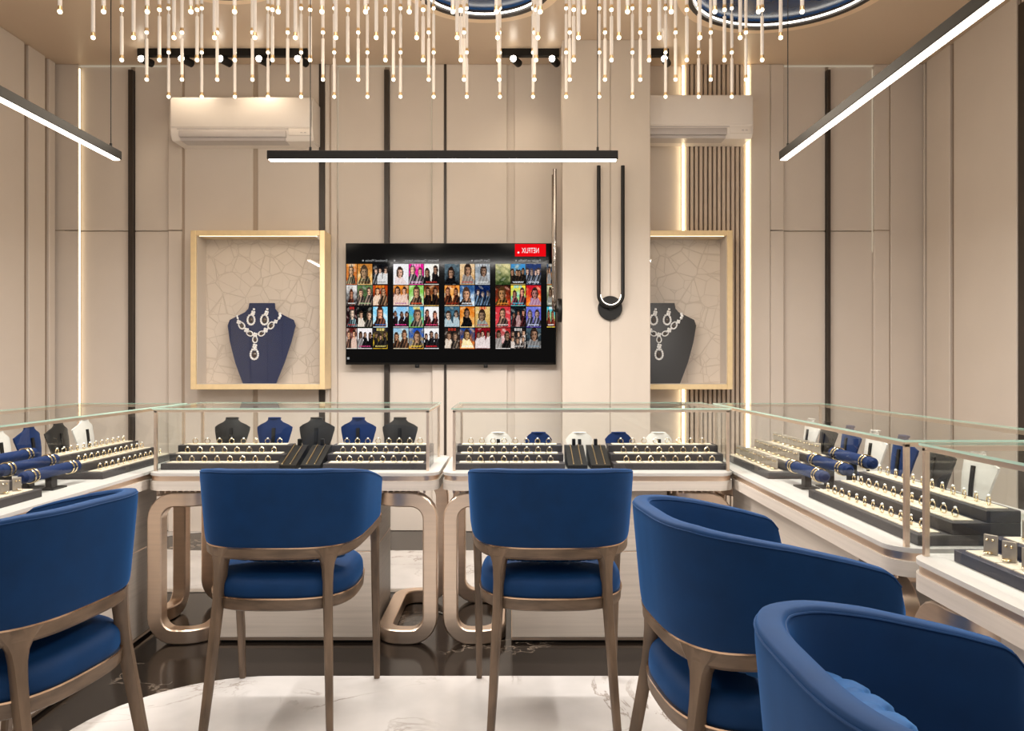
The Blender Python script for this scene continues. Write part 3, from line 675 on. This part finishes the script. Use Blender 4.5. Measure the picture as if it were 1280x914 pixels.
# ------------------------------------------------------------------ counters
ZT = .735
def counter(loc, rz, L, D, label, plinth=None, legs=True, case=(None), legx=None):
    """local: x along, y=0 front (camera side) to D back"""
    t = empty('display_counter', loc, rz); tag(t, label, 'display counter', 'glass-topped jewellery counters')
    pl = rrect(0, L, 0, D, .075, 10); ins = rrect(.006, L - .006, .006, D - .006, .07, 10)
    q = MB(); q.prism(pl, ZT - .012, ZT); q.build('counter_top', M['top'], t)
    q = MB(); q.prism(ins, ZT - .034, ZT - .012); q.build('brass_band', M['brass'], t)
    q = MB(); q.prism(pl, ZT - .074, ZT - .034); q.build('apron', M['slab'], t)
    q = MB()
    for k in range(9):
        for xo in (.05, L - .27):
            q.cyl((xo + k * .026, .035, ZT - .09), (xo + k * .026, .035, ZT - .072), .005, 8)
    q.build('brass_pins', M['brass'], t)
    sec = [(.026, .028), (-.026, .028), (-.026, -.028), (.026, -.028)]
    sec = [(-.031, -.026), (-.026, -.031), (.026, -.031), (.031, -.026), (.031, .026), (.026, .031), (-.026, .031), (-.031, .026)]
    zt, zb = ZT - .115, .032
    lw = .235
    for side in (0, 1):
        xo, xi = ((.036, .036 + lw - .03) if side == 0 else (L - .036, L - .036 - lw + .03))
        y0, y1 = .045, D - .045
        path = [(xi, y0, zt), (xo, y0, zt), (xo, y0, zb), (xi, y0, zb), (xi, y1, zb), (xo, y1, zb), (xo, y1, zt), (xi, y1, zt)]
        q = MB(); q.tube(roundpath(path, .085, 6), 1.0, section=sec, closed=True)
        q.build('leg_frame', M['brass'], t)
    p0, p1 = plinth or (.30, L - .285)
    q = MB(); q.box(p0, p1, .045, D - .13, .022, .39, .002, 1); q.box(p0, p1, .045, D - .13, .394, ZT - .076, .002, 1); q.build('plinth', M['plinth'], t, smooth=False)
    q = MB(); q.box(p0 - .003, p1 + .003, .042, D - .128, .012, .022); q.box(p0, p1, .046, D - .131, .39, .394); q.build('brass_line', M['brass'], t, smooth=False)
    q = MB(); q.box(p0 + .01, p1 - .01, .055, D - .14, 0, .012); q.build('kick_base', M['blackmat'], t, smooth=False)
    # glass case
    x0, x1, y0, y1 = case; z0, z1 = ZT, 1.008; r = .006
    q = MB()
    for x in (x0 + r, x1 - r):
        for y in (y0 + r, y1 - r): q.box(x - r, x + r, y - r, y + r, z0, z1 - .012)
    q.box(x0, x1, y0, y0 + 2 * r, z1 - .018, z1 - .006); q.box(x0, x1, y1 - 2 * r, y1, z1 - .018, z1 - .006)
    q.box(x0, x0 + 2 * r, y0 + 2 * r, y1 - 2 * r, z1 - .018, z1 - .006); q.box(x1 - 2 * r, x1, y0 + 2 * r, y1 - 2 * r, z1 - .018, z1 - .006)
    q.build('case_frame', M['brass'], t, smooth=False)
    for nm, pts in (('front', [(x0, y0 + r), (x1, y0 + r)]), ('back', [(x0, y1 - r), (x1, y1 - r)]), ('side', [(x0 + r, y0), (x0 + r, y1)]), ('side', [(x1 - r, y0), (x1 - r, y1)])):
        (ax, ay), (bx, by) = pts; q = MB(); q.quad([(ax, ay, z0), (bx, by, z0), (bx, by, z1 - .01), (ax, ay, z1 - .01)]); q.build('glass_panel', M['glass'], t, smooth=False)
    q = MB(); e = .006
    q.quad([(x0 - e, y0 - e, z1), (x1 + e, y0 - e, z1), (x1 + e, y1 + e, z1), (x0 - e, y1 + e, z1)])
    q.mi = 1
    for a, b_ in (((x0 - e, y0 - e), (x1 + e, y0 - e)), ((x1 + e, y0 - e), (x1 + e, y1 + e)), ((x1 + e, y1 + e), (x0 - e, y1 + e)), ((x0 - e, y1 + e), (x0 - e, y0 - e))):
        q.quad([(a[0], a[1], z1 - .006), (b_[0], b_[1], z1 - .006), (b_[0], b_[1], z1), (a[0], a[1], z1)])
    q.build('glass_top', [M['glasstop'], M['glassedge']], t, smooth=False)
    return t
YF = 3.26; D = .665
counter((-1.556, YF, 0), 0, 1.249, D, 'left one of the two counters along the television wall', case=(.01, 1.203, .07, .59))
counter((-.293, YF, 0), 0, 1.252, D, 'right one of the two counters along the television wall', case=(.043, 1.243, .07, .59))
XLF, XRF = -1.562, .966
# right counter: front faces -X. local x -> world -Y, local y -> world +X   (rz=-90)
counter((XRF, 3.79, 0), -PI / 2, 3.79 - 1.93, D, 'long counter along the right wall, farther of the two', case=(.02, 3.79 - 1.945, .034, .56), plinth=(.30, 1.56))
counter((XRF, 1.885, 0), -PI / 2, 1.90, D, 'near counter along the right wall, closest to the camera', case=(.02, 1.86, .034, .56), plinth=(.30, 1.6))
# left counter: front faces +X. local x -> world +Y, local y -> world -X (rz=+90)
counter((XLF, 1.80, 0), PI / 2, 3.79 - 1.80, D, 'long counter along the left wall', case=(.02, 3.79 - 1.82, .034, .56), plinth=(.30, 1.69))

# ------------------------------------------------------------------ trays, busts, jewellery
def tray_mesh(w, dark, d=.088, n=3):
    t = empty('tiered_tray', (0, 0, 0))
    for k in range(n):
        z1 = .028 + .031 * k
        q = MB(); q.box(-w / 2, w / 2, k * d, n * d, z1 - (.028 if k == 0 else .031), z1, .0015, 1)
        s = q.build('tier', dark, t, smooth=False)
        q = MB(); nn = max(4, int(round(w / .062))); 
        for j in range(nn):
            a = -w / 2 + .02 + (w - .04) * j / nn; b_ = -w / 2 + .02 + (w - .04) * (j + 1) / nn - .004
            q.box(a, b_, k * d + .016, k * d + .070, z1 - .001, z1 + .003, .001, 1)
        q.build('cream_pad', M['cream'], s, smooth=False)
    return t
GAP = .001
q = MB(); q.torus((0, 0, .0115), .0115, .0018, 'y', 16, 6); q.mi = 1; q.sphere((0, 0, .025), .0046, 1, 1, .8, 8, 6)
ring0 = q.build('ring', [M['goldjew'], M['diamond']]); RU = [False]
def put_ring(x, y, z, rz, label, group):
    if not RU[0]: o = ring0; RU[0] = True
    else: o = ring0.copy(); C.objects.link(o)
    o.location = (x, y, z); o.rotation_euler = (0, 0, rz); tag(o, label, 'ring', group)
TIERN = ['front tier', 'middle tier', 'back tier']
def ring_tray(loc, rz, w, nr, label, where, dark=None, grp='tiered ring trays', lr='left'):
    t = tray_mesh(w, dark or M['tray']); setpos(t, loc, rz); tag(t, label, 'jewellery tray', grp)
    R = Matrix.Rotation(rz, 3, 'Z')
    for k in range(3):
        for j in range(nr):
            p = R @ Vector((-w / 2 + .035 + (w - .07) * (j + .5) / nr, k * .088 + .043, .028 + .031 * k + .003)) + Vector(loc)
            put_ring(p.x, p.y, p.z, rz + random.uniform(-.25, .25), 'ring on %s of %s, %s from %s' % (TIERN[k], where, ORD[j], lr), 'rings in ' + where)
    return t
Yt = 3.365
ring_tray((PX(291, 3.5) - .008, Yt, ZT), 0, .52, 8, 'black three-tier ring tray at left in left back counter', 'the far-left back tray')
ring_tray((-.592, Yt, ZT), 0, .46, 8, 'black three-tier ring tray at right in left back counter', 'the centre-left back tray')
ring_tray((-.003, Yt, ZT), 0, .485, 8, 'black three-tier ring tray at left in right back counter', 'the centre-right back tray')
ring_tray((.705, Yt, ZT), 0, .505, 8, 'black three-tier ring tray at right in right back counter', 'the far-right back tray')
ring_tray((1.04, 2.32, ZT), -PI / 2, .72, 12, 'black three-tier ring tray at near end of long right counter', 'the long right counter tray', lr='the far end')
ring_tray((-1.64, 3.42, ZT), PI / 2, .66, 12, 'black three-tier ring tray at far end of left counter', 'the left counter tray', lr='the near end')

# earring card trays
ec = empty('earring_card', (0, 0, 0))
q = MB(); q.box(-.0155, .0155, -.0015, .0015, 0, .046, .002, 1); q.build('card', M['platebeige'], ec, smooth=False)
for s_ in (-1, 1):
    q = MB(); q.sphere((s_ * .006, -.004, .034), .0032, 1, 1, 1, 8, 6); q.build('stud', M['goldjew'], ec)
q = MB(); q.torus((.0, -.012, .006), .008, .002, 'z', 12, 5); q.build('hoop', M['goldjew'], ec)
remember(ec); EU = [False]
def card_tray(loc, rz, w, nr, label, where, dark, rows=(0, 1, 2), lr='the far end'):
    t = tray_mesh(w, dark); setpos(t, loc, rz); tag(t, label, 'jewellery tray', 'tiered earring trays')
    R = Matrix.Rotation(rz, 3, 'Z')
    for k in rows:
        for j in range(nr):
            p = R @ Vector((-w / 2 + .03 + (w - .06) * (j + .5) / nr, k * .088 + .048, .028 + .031 * k + .003)) + Vector(loc)
            if not EU[0]: o = ec; EU[0] = True
            else: o = copy_tree(ec)
            setpos(o, p, rz + random.choice((0, .0, .15)) + (.0 if abs(rz) < .1 else (PI / 2 if rz < 0 else -PI / 2)) * .35)
            tag(o, 'grey earring card, %s of %s, %s from %s' % (TIERN[k], where, ORD[j], lr), 'earring card', 'earring cards in ' + where)
card_tray((1.04, 3.41, ZT), -PI / 2, .62, 9, 'black three-tier earring tray at far end of long right counter', 'long right counter earring tray', M['tray'])
card_tray((1.045, 1.42, ZT), -PI / 2, .78, 11, 'dark navy three-tier earring tray in near right counter', 'near right counter earring tray', M['traynavy'])
card_tray((-1.64, 2.33, ZT), PI / 2, .72, 10, 'black three-tier earring tray at near end of left counter', 'left counter earring tray', M['tray'], lr='the near end')

# bracelet roll stands
BU = [None]
def roll_stand(loc, rz, label, where):
    t = empty('bracelet_stand', loc, rz); tag(t, label, 'bracelet stand', 'blue bracelet roll stands')
    R = Matrix.Rotation(rz, 3, 'Z')
    for k in range(3):
        y, z = .05 + .085 * k, .065 + .024 * k
        q = MB(); q.tube([(-.175, y, z), (-.165, y, z), (.165, y, z), (.175, y, z)], [.012, .021, .021, .012], 18); rl = q.build('velvet_roll', M['bustblue'], t)
        q = MB(); q.box(-.018, .018, y - .012, y + .012, 0, z - .018); q.build('post', M['blackmat'], t, smooth=False)
        q = MB(); q.box(-.045, .045, y - .034, y + .034, 0, .006, .001, 1); q.build('foot_plate', M['blackmat'], t, smooth=False)
        for j, xx in enumerate((-.13, -.108, .108, .13)):
            for m_ in (0,):
                if BU[0] is None:
                    q = MB(); q.tube([Vector((0, .0235 * math.cos(a), .0235 * math.sin(a))) for a in [2 * PI * i / 20 for i in range(20)]], .0032, 6, closed=True)
                    o = q.build('bangle', M['goldjew']); BU[0] = o
                else: o = BU[0].copy(); C.objects.link(o)
                o.location = R @ Vector((xx, y, z)) + Vector(loc); o.rotation_euler = (0, 0, rz)
                tag(o, '%s gold bangle from far end on %s roll of %s' % (ORD[j] if rz < 0 else ORD[3 - j], ('front', 'middle', 'back')[k], where), 'bangle', 'bangles on ' + where)
roll_stand((1.06, 2.88, ZT), -PI / 2, 'three blue velvet bracelet rolls on black stands, right counter', 'the right bracelet stand')
roll_stand((-1.66, 2.86, ZT), PI / 2, 'three blue velvet bracelet rolls on black stands, left counter', 'the left bracelet stand')

# sloping black bracelet ramps between the back trays
def ramp(x, y, label):
    t = empty('bracelet_ramp', (x, y, ZT)); tag(t, label, 'bracelet ramp', 'sloping black bracelet ramps')
    q = MB(); q.prism([(0, 0), (.24, 0), (.24, .085), (.20, .085), (0, .02)], -.043, .043, 'x'); q.build('ramp_body', M['blackmat'], t, smooth=False)
    q = MB(); q.box(-.008, .008, .21, .23, .085, .115, .002, 1); q.build('knob_post', M['blackmat'], t, smooth=False)
    for s_ in (-.018, .018):
        b_ = MB(); b_.tube([(s_, .005, .0245), (s_, .19, .0845)], .0035, 6); b_.tube([(s_, .19, .0845), (s_, .205, .089)], .003, 6)
        o = b_.build('bracelet', M['goldjew']); o.location = (x, y, ZT)
        tag(o, '%s gold bracelet on the %s' % ('left' if s_ < 0 else 'right', label), 'bracelet', 'straight bracelets on the ramps')
for x, lb in ((-.985, 'first sloping black ramp from the left'), (-.878, 'second sloping black ramp from the left'), (.296, 'third sloping black ramp from the left'), (.398, 'fourth sloping black ramp from the left')):
    ramp(x, 3.37, lb)

# small busts
def small_bust(kind):
    t = empty('necklace_bust', (0, 0, 0))
    if kind == 'hex':
        ol = [(.045, 0), (.053, .03), (.062, .075), (.066, .098), (.050, .118), (.036, .128), (.034, .134)]
        w, h = .132, .134
    else:
        w, h = .172, .205; ol = [(.045, 0), (.060, .05), (.075, .10), (.085, .142), (.086, .157), (.068, .170), (.042, .182), (.031, .192), (.030, .205)]
    return t, bust_mesh(w, h, .008, .022, ol), w, h
SMATS = {'black': M['bustblack'], 'blue': M['bustblue'], 'white': M['bustwhite']}
SB = {}
def put_bust(kind, colour, loc, rz, label, group, sz=1.0):
    key = (kind, colour)
    if key not in SB:
        t, q, w, h = small_bust(kind)
        q.build('bust_panel', SMATS[colour], t, angle=60)
        q = MB(); q.tube([(0, -.0255, .006), (0, -.025 + .1 * h * .2, h * .45), (0, -.025 + .1 * h * .56, h * .75)], 1.0, section=[(-.008, -.003), (.008, -.003), (.008, .003), (-.008, .003)]); q.build('strut', M['blackmat'], t, smooth=False)
        q = MB(); q.lathe([(0, h - .004), (.030, h - .004), (.033, h + .002), (.026, h + .004), (0, h + .004)], 16)
        bmesh.ops.scale(q.bm, vec=(1, .42, 1), verts=q.bm.verts); bmesh.ops.translate(q.bm, vec=(0, .1 * h - .022 * .93 + .006, -.004), verts=q.bm.verts); q.build('neck_cap', SMATS[colour], t)
        q = MB(); q.box(-.05, .05, -.03, .05, 0, .008, .002, 1); q.build('base_plate', SMATS[colour], t, smooth=False)
        remember(t); SB[key] = t; o = t
    else: o = copy_tree(SB[key])
    setpos(o, loc, rz); tag(o, label, 'necklace bust', group)
for i, (px, cl_) in enumerate(zip((290, 343, 396, 448, 500), ('black', 'blue', 'black', 'blue', 'black'))):
    put_bust('tall', cl_, (PX(px, 3.74), 3.74, ZT), 0, 'small %s necklace bust, %s from left in left back counter' % (cl_, ORD[i]), 'busts in the left back counter')
for i, (px, cl_) in enumerate(zip((623, 673, 724, 773, 823), ('white', 'blue', 'white', 'blue', 'white'))):
    put_bust('hex', cl_, (PX(px, 3.74), 3.74, ZT), 0, 'low %s necklace bust, %s from left in right back counter' % (cl_, ORD[i]), 'busts in the right back counter')
for i, (Y, cl_) in enumerate(zip((3.66, 3.47, 3.24, 3.02, 2.80, 2.57, 2.35), ('white', 'black', 'blue', 'white', 'blue', 'black', 'white'))):
    put_bust('tall', cl_, (1.43, Y, ZT), -PI / 2 + .0, '%s necklace bust, %s from far end of long right counter' % (cl_, ORD[i]), 'busts in the long right counter')
for i, (Y, cl_) in enumerate(zip((3.66, 3.45, 3.24, 3.04), ('white', 'black', 'blue', 'white'))):
    put_bust('tall', cl_, (-2.03, Y, ZT), PI / 2, '%s necklace bust, %s from far end of left counter' % (cl_, ORD[i]), 'busts in the left counter')

# ------------------------------------------------------------------ armchairs
def plan(n, a, bk, ft):
    """stations along the U: centreline point and tangent, s in [0,1]"""
    pts = []
    for k in range(8): pts.append((-a, ft - (ft) * k / 8.0))
    for k in range(25):
        t = PI + PI * k / 24
        c, s = math.cos(t), math.sin(t)
        p = 3.1
        pts.append((a * math.copysign(abs(c) ** (2 / p), c), bk * math.copysign(abs(s) ** (2 / p), s)))
    for k in range(1, 9): pts.append((a, ft * k / 8.0))
    # arms splay slightly toward the front; resample evenly
    P_ = [Vector((x * (1 + .21 * y), y, 0)) for x, y in pts]; L = [0]
    for i in range(1, len(P_)): L.append(L[-1] + (P_[i] - P_[i - 1]).length)
    out = []
    for k in range(n + 1):
        d = L[-1] * k / n; i = max(j for j in range(len(L)) if L[j] <= d + 1e-9); i = min(i, len(P_) - 2)
        f = (d - L[i]) / max(1e-9, L[i + 1] - L[i]); out.append(P_[i].lerp(P_[i + 1], f))
    return out, L[-1]
SHA, SHB, SHF = .253, .232, .200
def make_chair():
    t = empty('armchair', (0, 0, 0))
    N = 72; pts, LL = plan(N, SHA, SHB, SHF)
    q = MB(); rings = []
    ds = LL / N
    def tang(i): return (pts[min(N, i + 1)] - pts[max(0, i - 1)]).normalized()
    def prof(s):  # s distance from back centre 0..1
        e = max(0, (s - .38) / .62)
        kn = ((0, 0), (.3, .003), (.45, .014), (.6, .030), (.8, .058), (1.01, .094)); d_ = 0
        for (a0, b0), (a1, b1) in zip(kn, kn[1:]):
            if a0 <= s < a1: d_ = b0 + (b1 - b0) * (s - a0) / (a1 - a0)
        top = .864 - d_
        bot = .605 + .028 * e
        return top, bot
    for i in range(N + 1):
        p, tg = pts[i], tang(i); nrm = Vector((tg.y, -tg.x, 0))    # outward
        s = abs(i / N - .5) * 2; top, bot = prof(s)
        dend = min(i, N - i) * ds; r = .055
        k = math.sqrt(max(0, 1 - (1 - min(1, dend / r)) ** 2)) if dend < r else 1
        k = max(.05, k)
        h = (top - bot) / 2; zc = (top + bot) / 2
        zc2 = zc - h * (1 - (.45 + .55 * k)) ; hh = h * (.45 + .55 * k)
        th = .0215 * (max(.18, k))
        ring = []; m = 28
        for j in range(m):
            a = 2 * PI * j / m; c, s_ = math.cos(a), math.sin(a); pw = .32
            o_ = th * math.copysign(abs(c) ** pw, c); zz = hh * math.copysign(abs(s_) ** .22, s_)
            if s_ > 0 and abs(zz) > hh - .03: pass
            z = zc2 + zz
            bk = 1 - min(1, s / .75) ** 2; lean = .034 - (.014 + .010 * bk) * (1 - (z - .6) / .26)
            ring.append(p + nrm * (o_ + lean - .02) + Vector((0, 0, z)))
        rings.append(ring)
    rings_keep = rings; q.rings(rings); q.build('upholstered_back', M['velvet'], t, angle=80)
    # seam piping along both top edges
    for j0, j1 in ((3, 4), (10, 11)):
        q = MB(); q.tube([(r[j0] + r[j1]) / 2 for r in rings_keep[1:N]], .0022, 6); q.build('piping', M['velvet'], t)
    # wooden rail
    q = MB(); rings = []; rin = []
    for i in range(N + 1):
        p, tg = pts[i], tang(i); nrm = Vector((tg.y, -tg.x, 0)); s = abs(i / N - .5) * 2; top, bot = prof(s); p = p - nrm * (.006 + .010 * (1 - min(1, s / .75) ** 2))
        z1 = bot + .004; z0 = bot - .034; w0 = -.026; w1 = .024
        rings.append([p + nrm * w0 + Vector((0, 0, z0)), p + nrm * (w1 - .008) + Vector((0, 0, z0)), p + nrm * w1 + Vector((0, 0, z0 + .008)), p + nrm * w1 + Vector((0, 0, z1)), p + nrm * w0 + Vector((0, 0, z1))])
        rin.append([p + nrm * .0 + Vector((0, 0, z1 - .002)), p + nrm * (w1 + .0015) + Vector((0, 0, z1 - .002)), p + nrm * (w1 + .0015) + Vector((0, 0, z1 + .0025)), p + nrm * .0 + Vector((0, 0, z1 + .0025))])
    q.rings(rings); q.build('back_rail', M['woodh'], t, angle=35)
    q = MB(); q.rings(rin); q.build('rail_highlight', M['edge_highlight'], t)  # highlight along the rail's top edge, built as a thin strip
    # seat frame and cushion
    def seat_ring(ax, ay0, ay1, z, n=56, p=2.9):
        o = []
        for k in range(n):
            a = 2 * PI * k / n; c, s_ = math.cos(a), math.sin(a)
            o.append(Vector((ax * math.copysign(abs(c) ** (2 / p), c), (ay1 if s_ > 0 else ay0) * math.copysign(abs(s_) ** (2 / p), s_), z)))
        return o
    q = MB(); q.rings([seat_ring(.232, .222, .238, .404), seat_ring(.240, .230, .246, .409), seat_ring(.243, .233, .249, .444), seat_ring(.225, .215, .230, .4445)]); q.build('seat_frame', M['woodh'], t, angle=35)
    q = MB(); q.rings([seat_ring(.236, .226, .242, .4435), seat_ring(.2445, .2345, .2505, .4437), seat_ring(.2445, .2345, .2505, .4485), seat_ring(.236, .226, .242, .4487)]); q.build('seat_highlight', M['edge_highlight'], t)  # bright top edge of the seat frame, a highlight built as a strip
    q = MB(); rg = []
    for k in range(9):
        a = PI / 2 * k / 8; off = .034 * (1 - math.cos(a)); rg.append(seat_ring(.238 - off, .228 - off, .244 - off, .476 + .036 * math.sin(a)))
    rg = [seat_ring(.236, .226, .242, .446), seat_ring(.239, .229, .245, .458)] + rg + [seat_ring(.12, .11, .12, .520), seat_ring(.03, .03, .03, .523)]
    SY = .92
    q.rings(rg); q.build('seat_cushion', M['velvet'], t, angle=60)
    # legs
    for sx in (-1, 1):
        q = MB(); rings = []
        # rear leg: flared into the rail
        i0 = min(range(N + 1), key=lambda i: (pts[i] - Vector((sx * .200, -.215, 0))).length); tr = tang(i0); pr = pts[i0] - Vector((tr.y, -tr.x, 0)) * .014
        if tr.x < 0: tr = -tr
        for z, w, d, out in ((.606, .104, .020, .003), (.590, .086, .020, .003), (.574, .060, .0195, .003), (.555, .043, .019, .004), (.53, .035, .018, .006), (.49, .031, .017, .010),
                             (.44, .030, .0165, .016), (.30, .028, .0155, .040), (.15, .025, .014, .066), (.0, .021, .013, .095)):
            f = min(1, max(0, (.6 - z) / .2)); tx = tr.lerp(Vector((.96, sx * .28, 0)), f).normalized(); ny = Vector((-tx.y, tx.x, 0))
            c = pr + Vector((sx * .32 * out, -out, z)); rings.append([c + tx * (w / 2) * u + ny * d * v for u, v in ((-1, -.6), (-.75, -1), (.75, -1), (1, -.6), (1, .6), (.75, 1), (-.75, 1), (-1, .6))])
        q.rings(rings); q.build('rear_leg', M['wood'], t, angle=35)
        q = MB(); rings = []
        for z, w, d, x, y in ((.622, .034, .060, .262, .155), (.60, .034, .052, .262, .164), (.565, .032, .038, .261, .178), (.53, .030, .031, .260, .188), (.44, .029, .029, .258, .200), (.2, .027, .026, .256, .232), (.0, .021, .021, .256, .250)):
            c = Vector((sx * x, y, z)); rings.append([c + Vector((w / 2 * u, d / 2 * v, 0)) for u, v in ((-1, -.6), (-.6, -1), (.6, -1), (1, -.6), (1, .6), (.6, 1), (-.6, 1), (-1, .6))])
        q.rings(rings); q.build('front_leg', M['wood'], t, angle=35)
    remember(t); return t
def make_cushion():
    w, h, th = .43, .27, .062
    q = MB(); nx, nz = 128, 80
    def pt(i, k, side):
        u, v = -1 + 2 * i / nx, -1 + 2 * k / nz
        e = (max(0, 1 - abs(u) ** 5) * max(0, 1 - abs(v) ** 4)) ** .5
        a, b_ = (u * w / h + v) * 4.6, (u * w / h - v) * 4.6
        qd = min(abs(math.sin(a * PI / 2)), abs(math.sin(b_ * PI / 2)))
        y = th * e * (.70 + .30 * min(1, qd * 1.5) ** .6)
        curve = .0
        return (u * w / 2 * (1 - .06 * v * v), side * y, (v * (1 - .10 * u * u)) * h / 2 + h / 2)
    for side in (-1, 1):
        vs = [[q.bm.verts.new(pt(i, k, side)) for k in range(nz + 1)] for i in range(nx + 1)]
        for i in range(nx):
            for k in range(nz): q.bm.faces.new((vs[i][k], vs[i + 1][k], vs[i + 1][k + 1], vs[i][k + 1]))
    bmesh.ops.remove_doubles(q.bm, verts=q.bm.verts[:], dist=.0002)
    return q.build('quilted_cushion', M['velvetq'], angle=80)
chair0 = make_chair(); cush0 = make_cushion()
CH = [  # x, y, facing angle (0 = facing the television wall), label, cushion label
 (.137, 2.68, 0, 'blue velvet armchair facing the right back counter, seen squarely from behind', 'quilted cushion in the armchair at the right back counter'),
 (-.765, 2.68, 0, 'blue velvet armchair facing the left back counter, its right arm visible', 'quilted cushion in the armchair at the left back counter'),
 (.570, 1.80, -1.46, 'blue velvet armchair facing the right counter, farther of the two there', 'quilted cushion in the farther armchair at the right counter'),
 (.574, .874, -1.57, 'blue velvet armchair nearest the camera, showing the quilted cushion inside', 'blue diamond-quilted cushion in the nearest armchair'),
 (-1.262, 1.92, 1.40, 'blue velvet armchair at the left edge facing the left counter', 'quilted cushion in the armchair at the left counter'),
]
for i, (x, y, rz, lb, cb) in enumerate(CH):
    o = chair0 if i == 0 else copy_tree(chair0)
    setpos(o, (x, y, .0032 if i != 99 else 0), rz); tag(o, lb, 'armchair', 'blue velvet armchairs')
    c = cush0 if i == 0 else cush0.copy()
    if i: C.objects.link(c)
    R = Matrix.Rotation(rz, 3, 'Z'); p = R @ Vector((0, -.060, .533)) + Vector((x, y, 0))
    c.location = p; c.rotation_euler = (.36, 0, rz); tag(c, cb, 'cushion', 'cushions in the armchairs')

# loose cable on the floor
q = MB(); pts = []
for k in range(25):
    u = k / 24; pts.append((-.40 + .30 * u, 3.72 - .35 * u + .05 * math.sin(u * 6), .004 + (0.0)))
q.tube(pts, .0035, 6); tag(q.build('cable', M['cable']), 'thin white cable lying on dark floor between the two back counters', 'cable')

# ------------------------------------------------------------------ camera
cam = bpy.data.cameras.new('camera'); co = bpy.data.objects.new('camera', cam); C.objects.link(co)
co.location = (0, 0, H); co.rotation_euler = (PI / 2, 0, 0); cam.sensor_fit = 'HORIZONTAL'; cam.sensor_width = 36; cam.lens = F / 1280 * 36
cam.shift_x = (640 - CX) / 1280.0; cam.shift_y = -(457 - CY) / 1280.0; cam.clip_start = .02
sc.camera = co

# ------------------------------------------------------------------ lights
def area(name, loc, rot, sx, sy, e, col=(1, .90, .79)):
    l = bpy.data.lights.new(name, 'AREA'); l.shape = 'RECTANGLE'; l.size = sx; l.size_y = sy; l.energy = e; l.color = col
    o = bpy.data.objects.new(name, l); C.objects.link(o); o.location = loc; o.rotation_euler = rot; return o
area('overhead_fill', (-.2, 2.0, 3.25), (0, 0, 0), 3.0, 1.2, 62)  # unseen area light added to brighten the room from above
area('overhead_fill_rear', (0, -.4, 3.2), (0, 0, 0), 4.0, 1.2, 30)  # second added fill, unseen above and behind the camera
for lx, ly in ((-1.55, 3.8), (-.75, 3.8), (.05, 3.8), (.85, 3.8)):
    l = bpy.data.lights.new('rod_fill', 'POINT'); l.energy = 12; l.color = (1, .85, .67); l.shadow_soft_size = .25  # point fill added under the rod tips to lift upper walls and ceiling
    o = bpy.data.objects.new('rod_fill', l); C.objects.link(o); o.location = (lx, ly, 2.50)
# the pendant bars' own light, thrown downward from the diffusers
area('pendant_light', ((xa + xb) / 2, YP, zP - .012), (0, 0, 0), xb - xa, .03, 60, (1, .95, .90))
area('pendant_light', (xl, 2.1, zP - .012), (0, 0, PI / 2), 3.0, .03, 58, (1, .95, .90))
area('pendant_light', (xr, 2.1, zP - .012), (0, 0, PI / 2), 3.0, .03, 58, (1, .95, .90))
w = bpy.data.worlds.new('shop_ambient'); sc.world = w; w.use_nodes = True
bg = w.node_tree.nodes['Background']; bg.inputs[0].default_value = (1, .93, .87, 1); bg.inputs[1].default_value = .55
sc.view_settings.view_transform = 'Standard'
sc.view_settings.look = 'None'
sc.view_settings.exposure = -0.12
sc.cycles.max_bounces = 10; sc.cycles.transparent_max_bounces = 24; sc.cycles.diffuse_bounces = 4; sc.cycles.glossy_bounces = 5
sc.cycles.caustics_reflective = False; sc.cycles.caustics_refractive = False
sc.cycles.sample_clamp_indirect = 4
sc.cycles.use_denoising = True
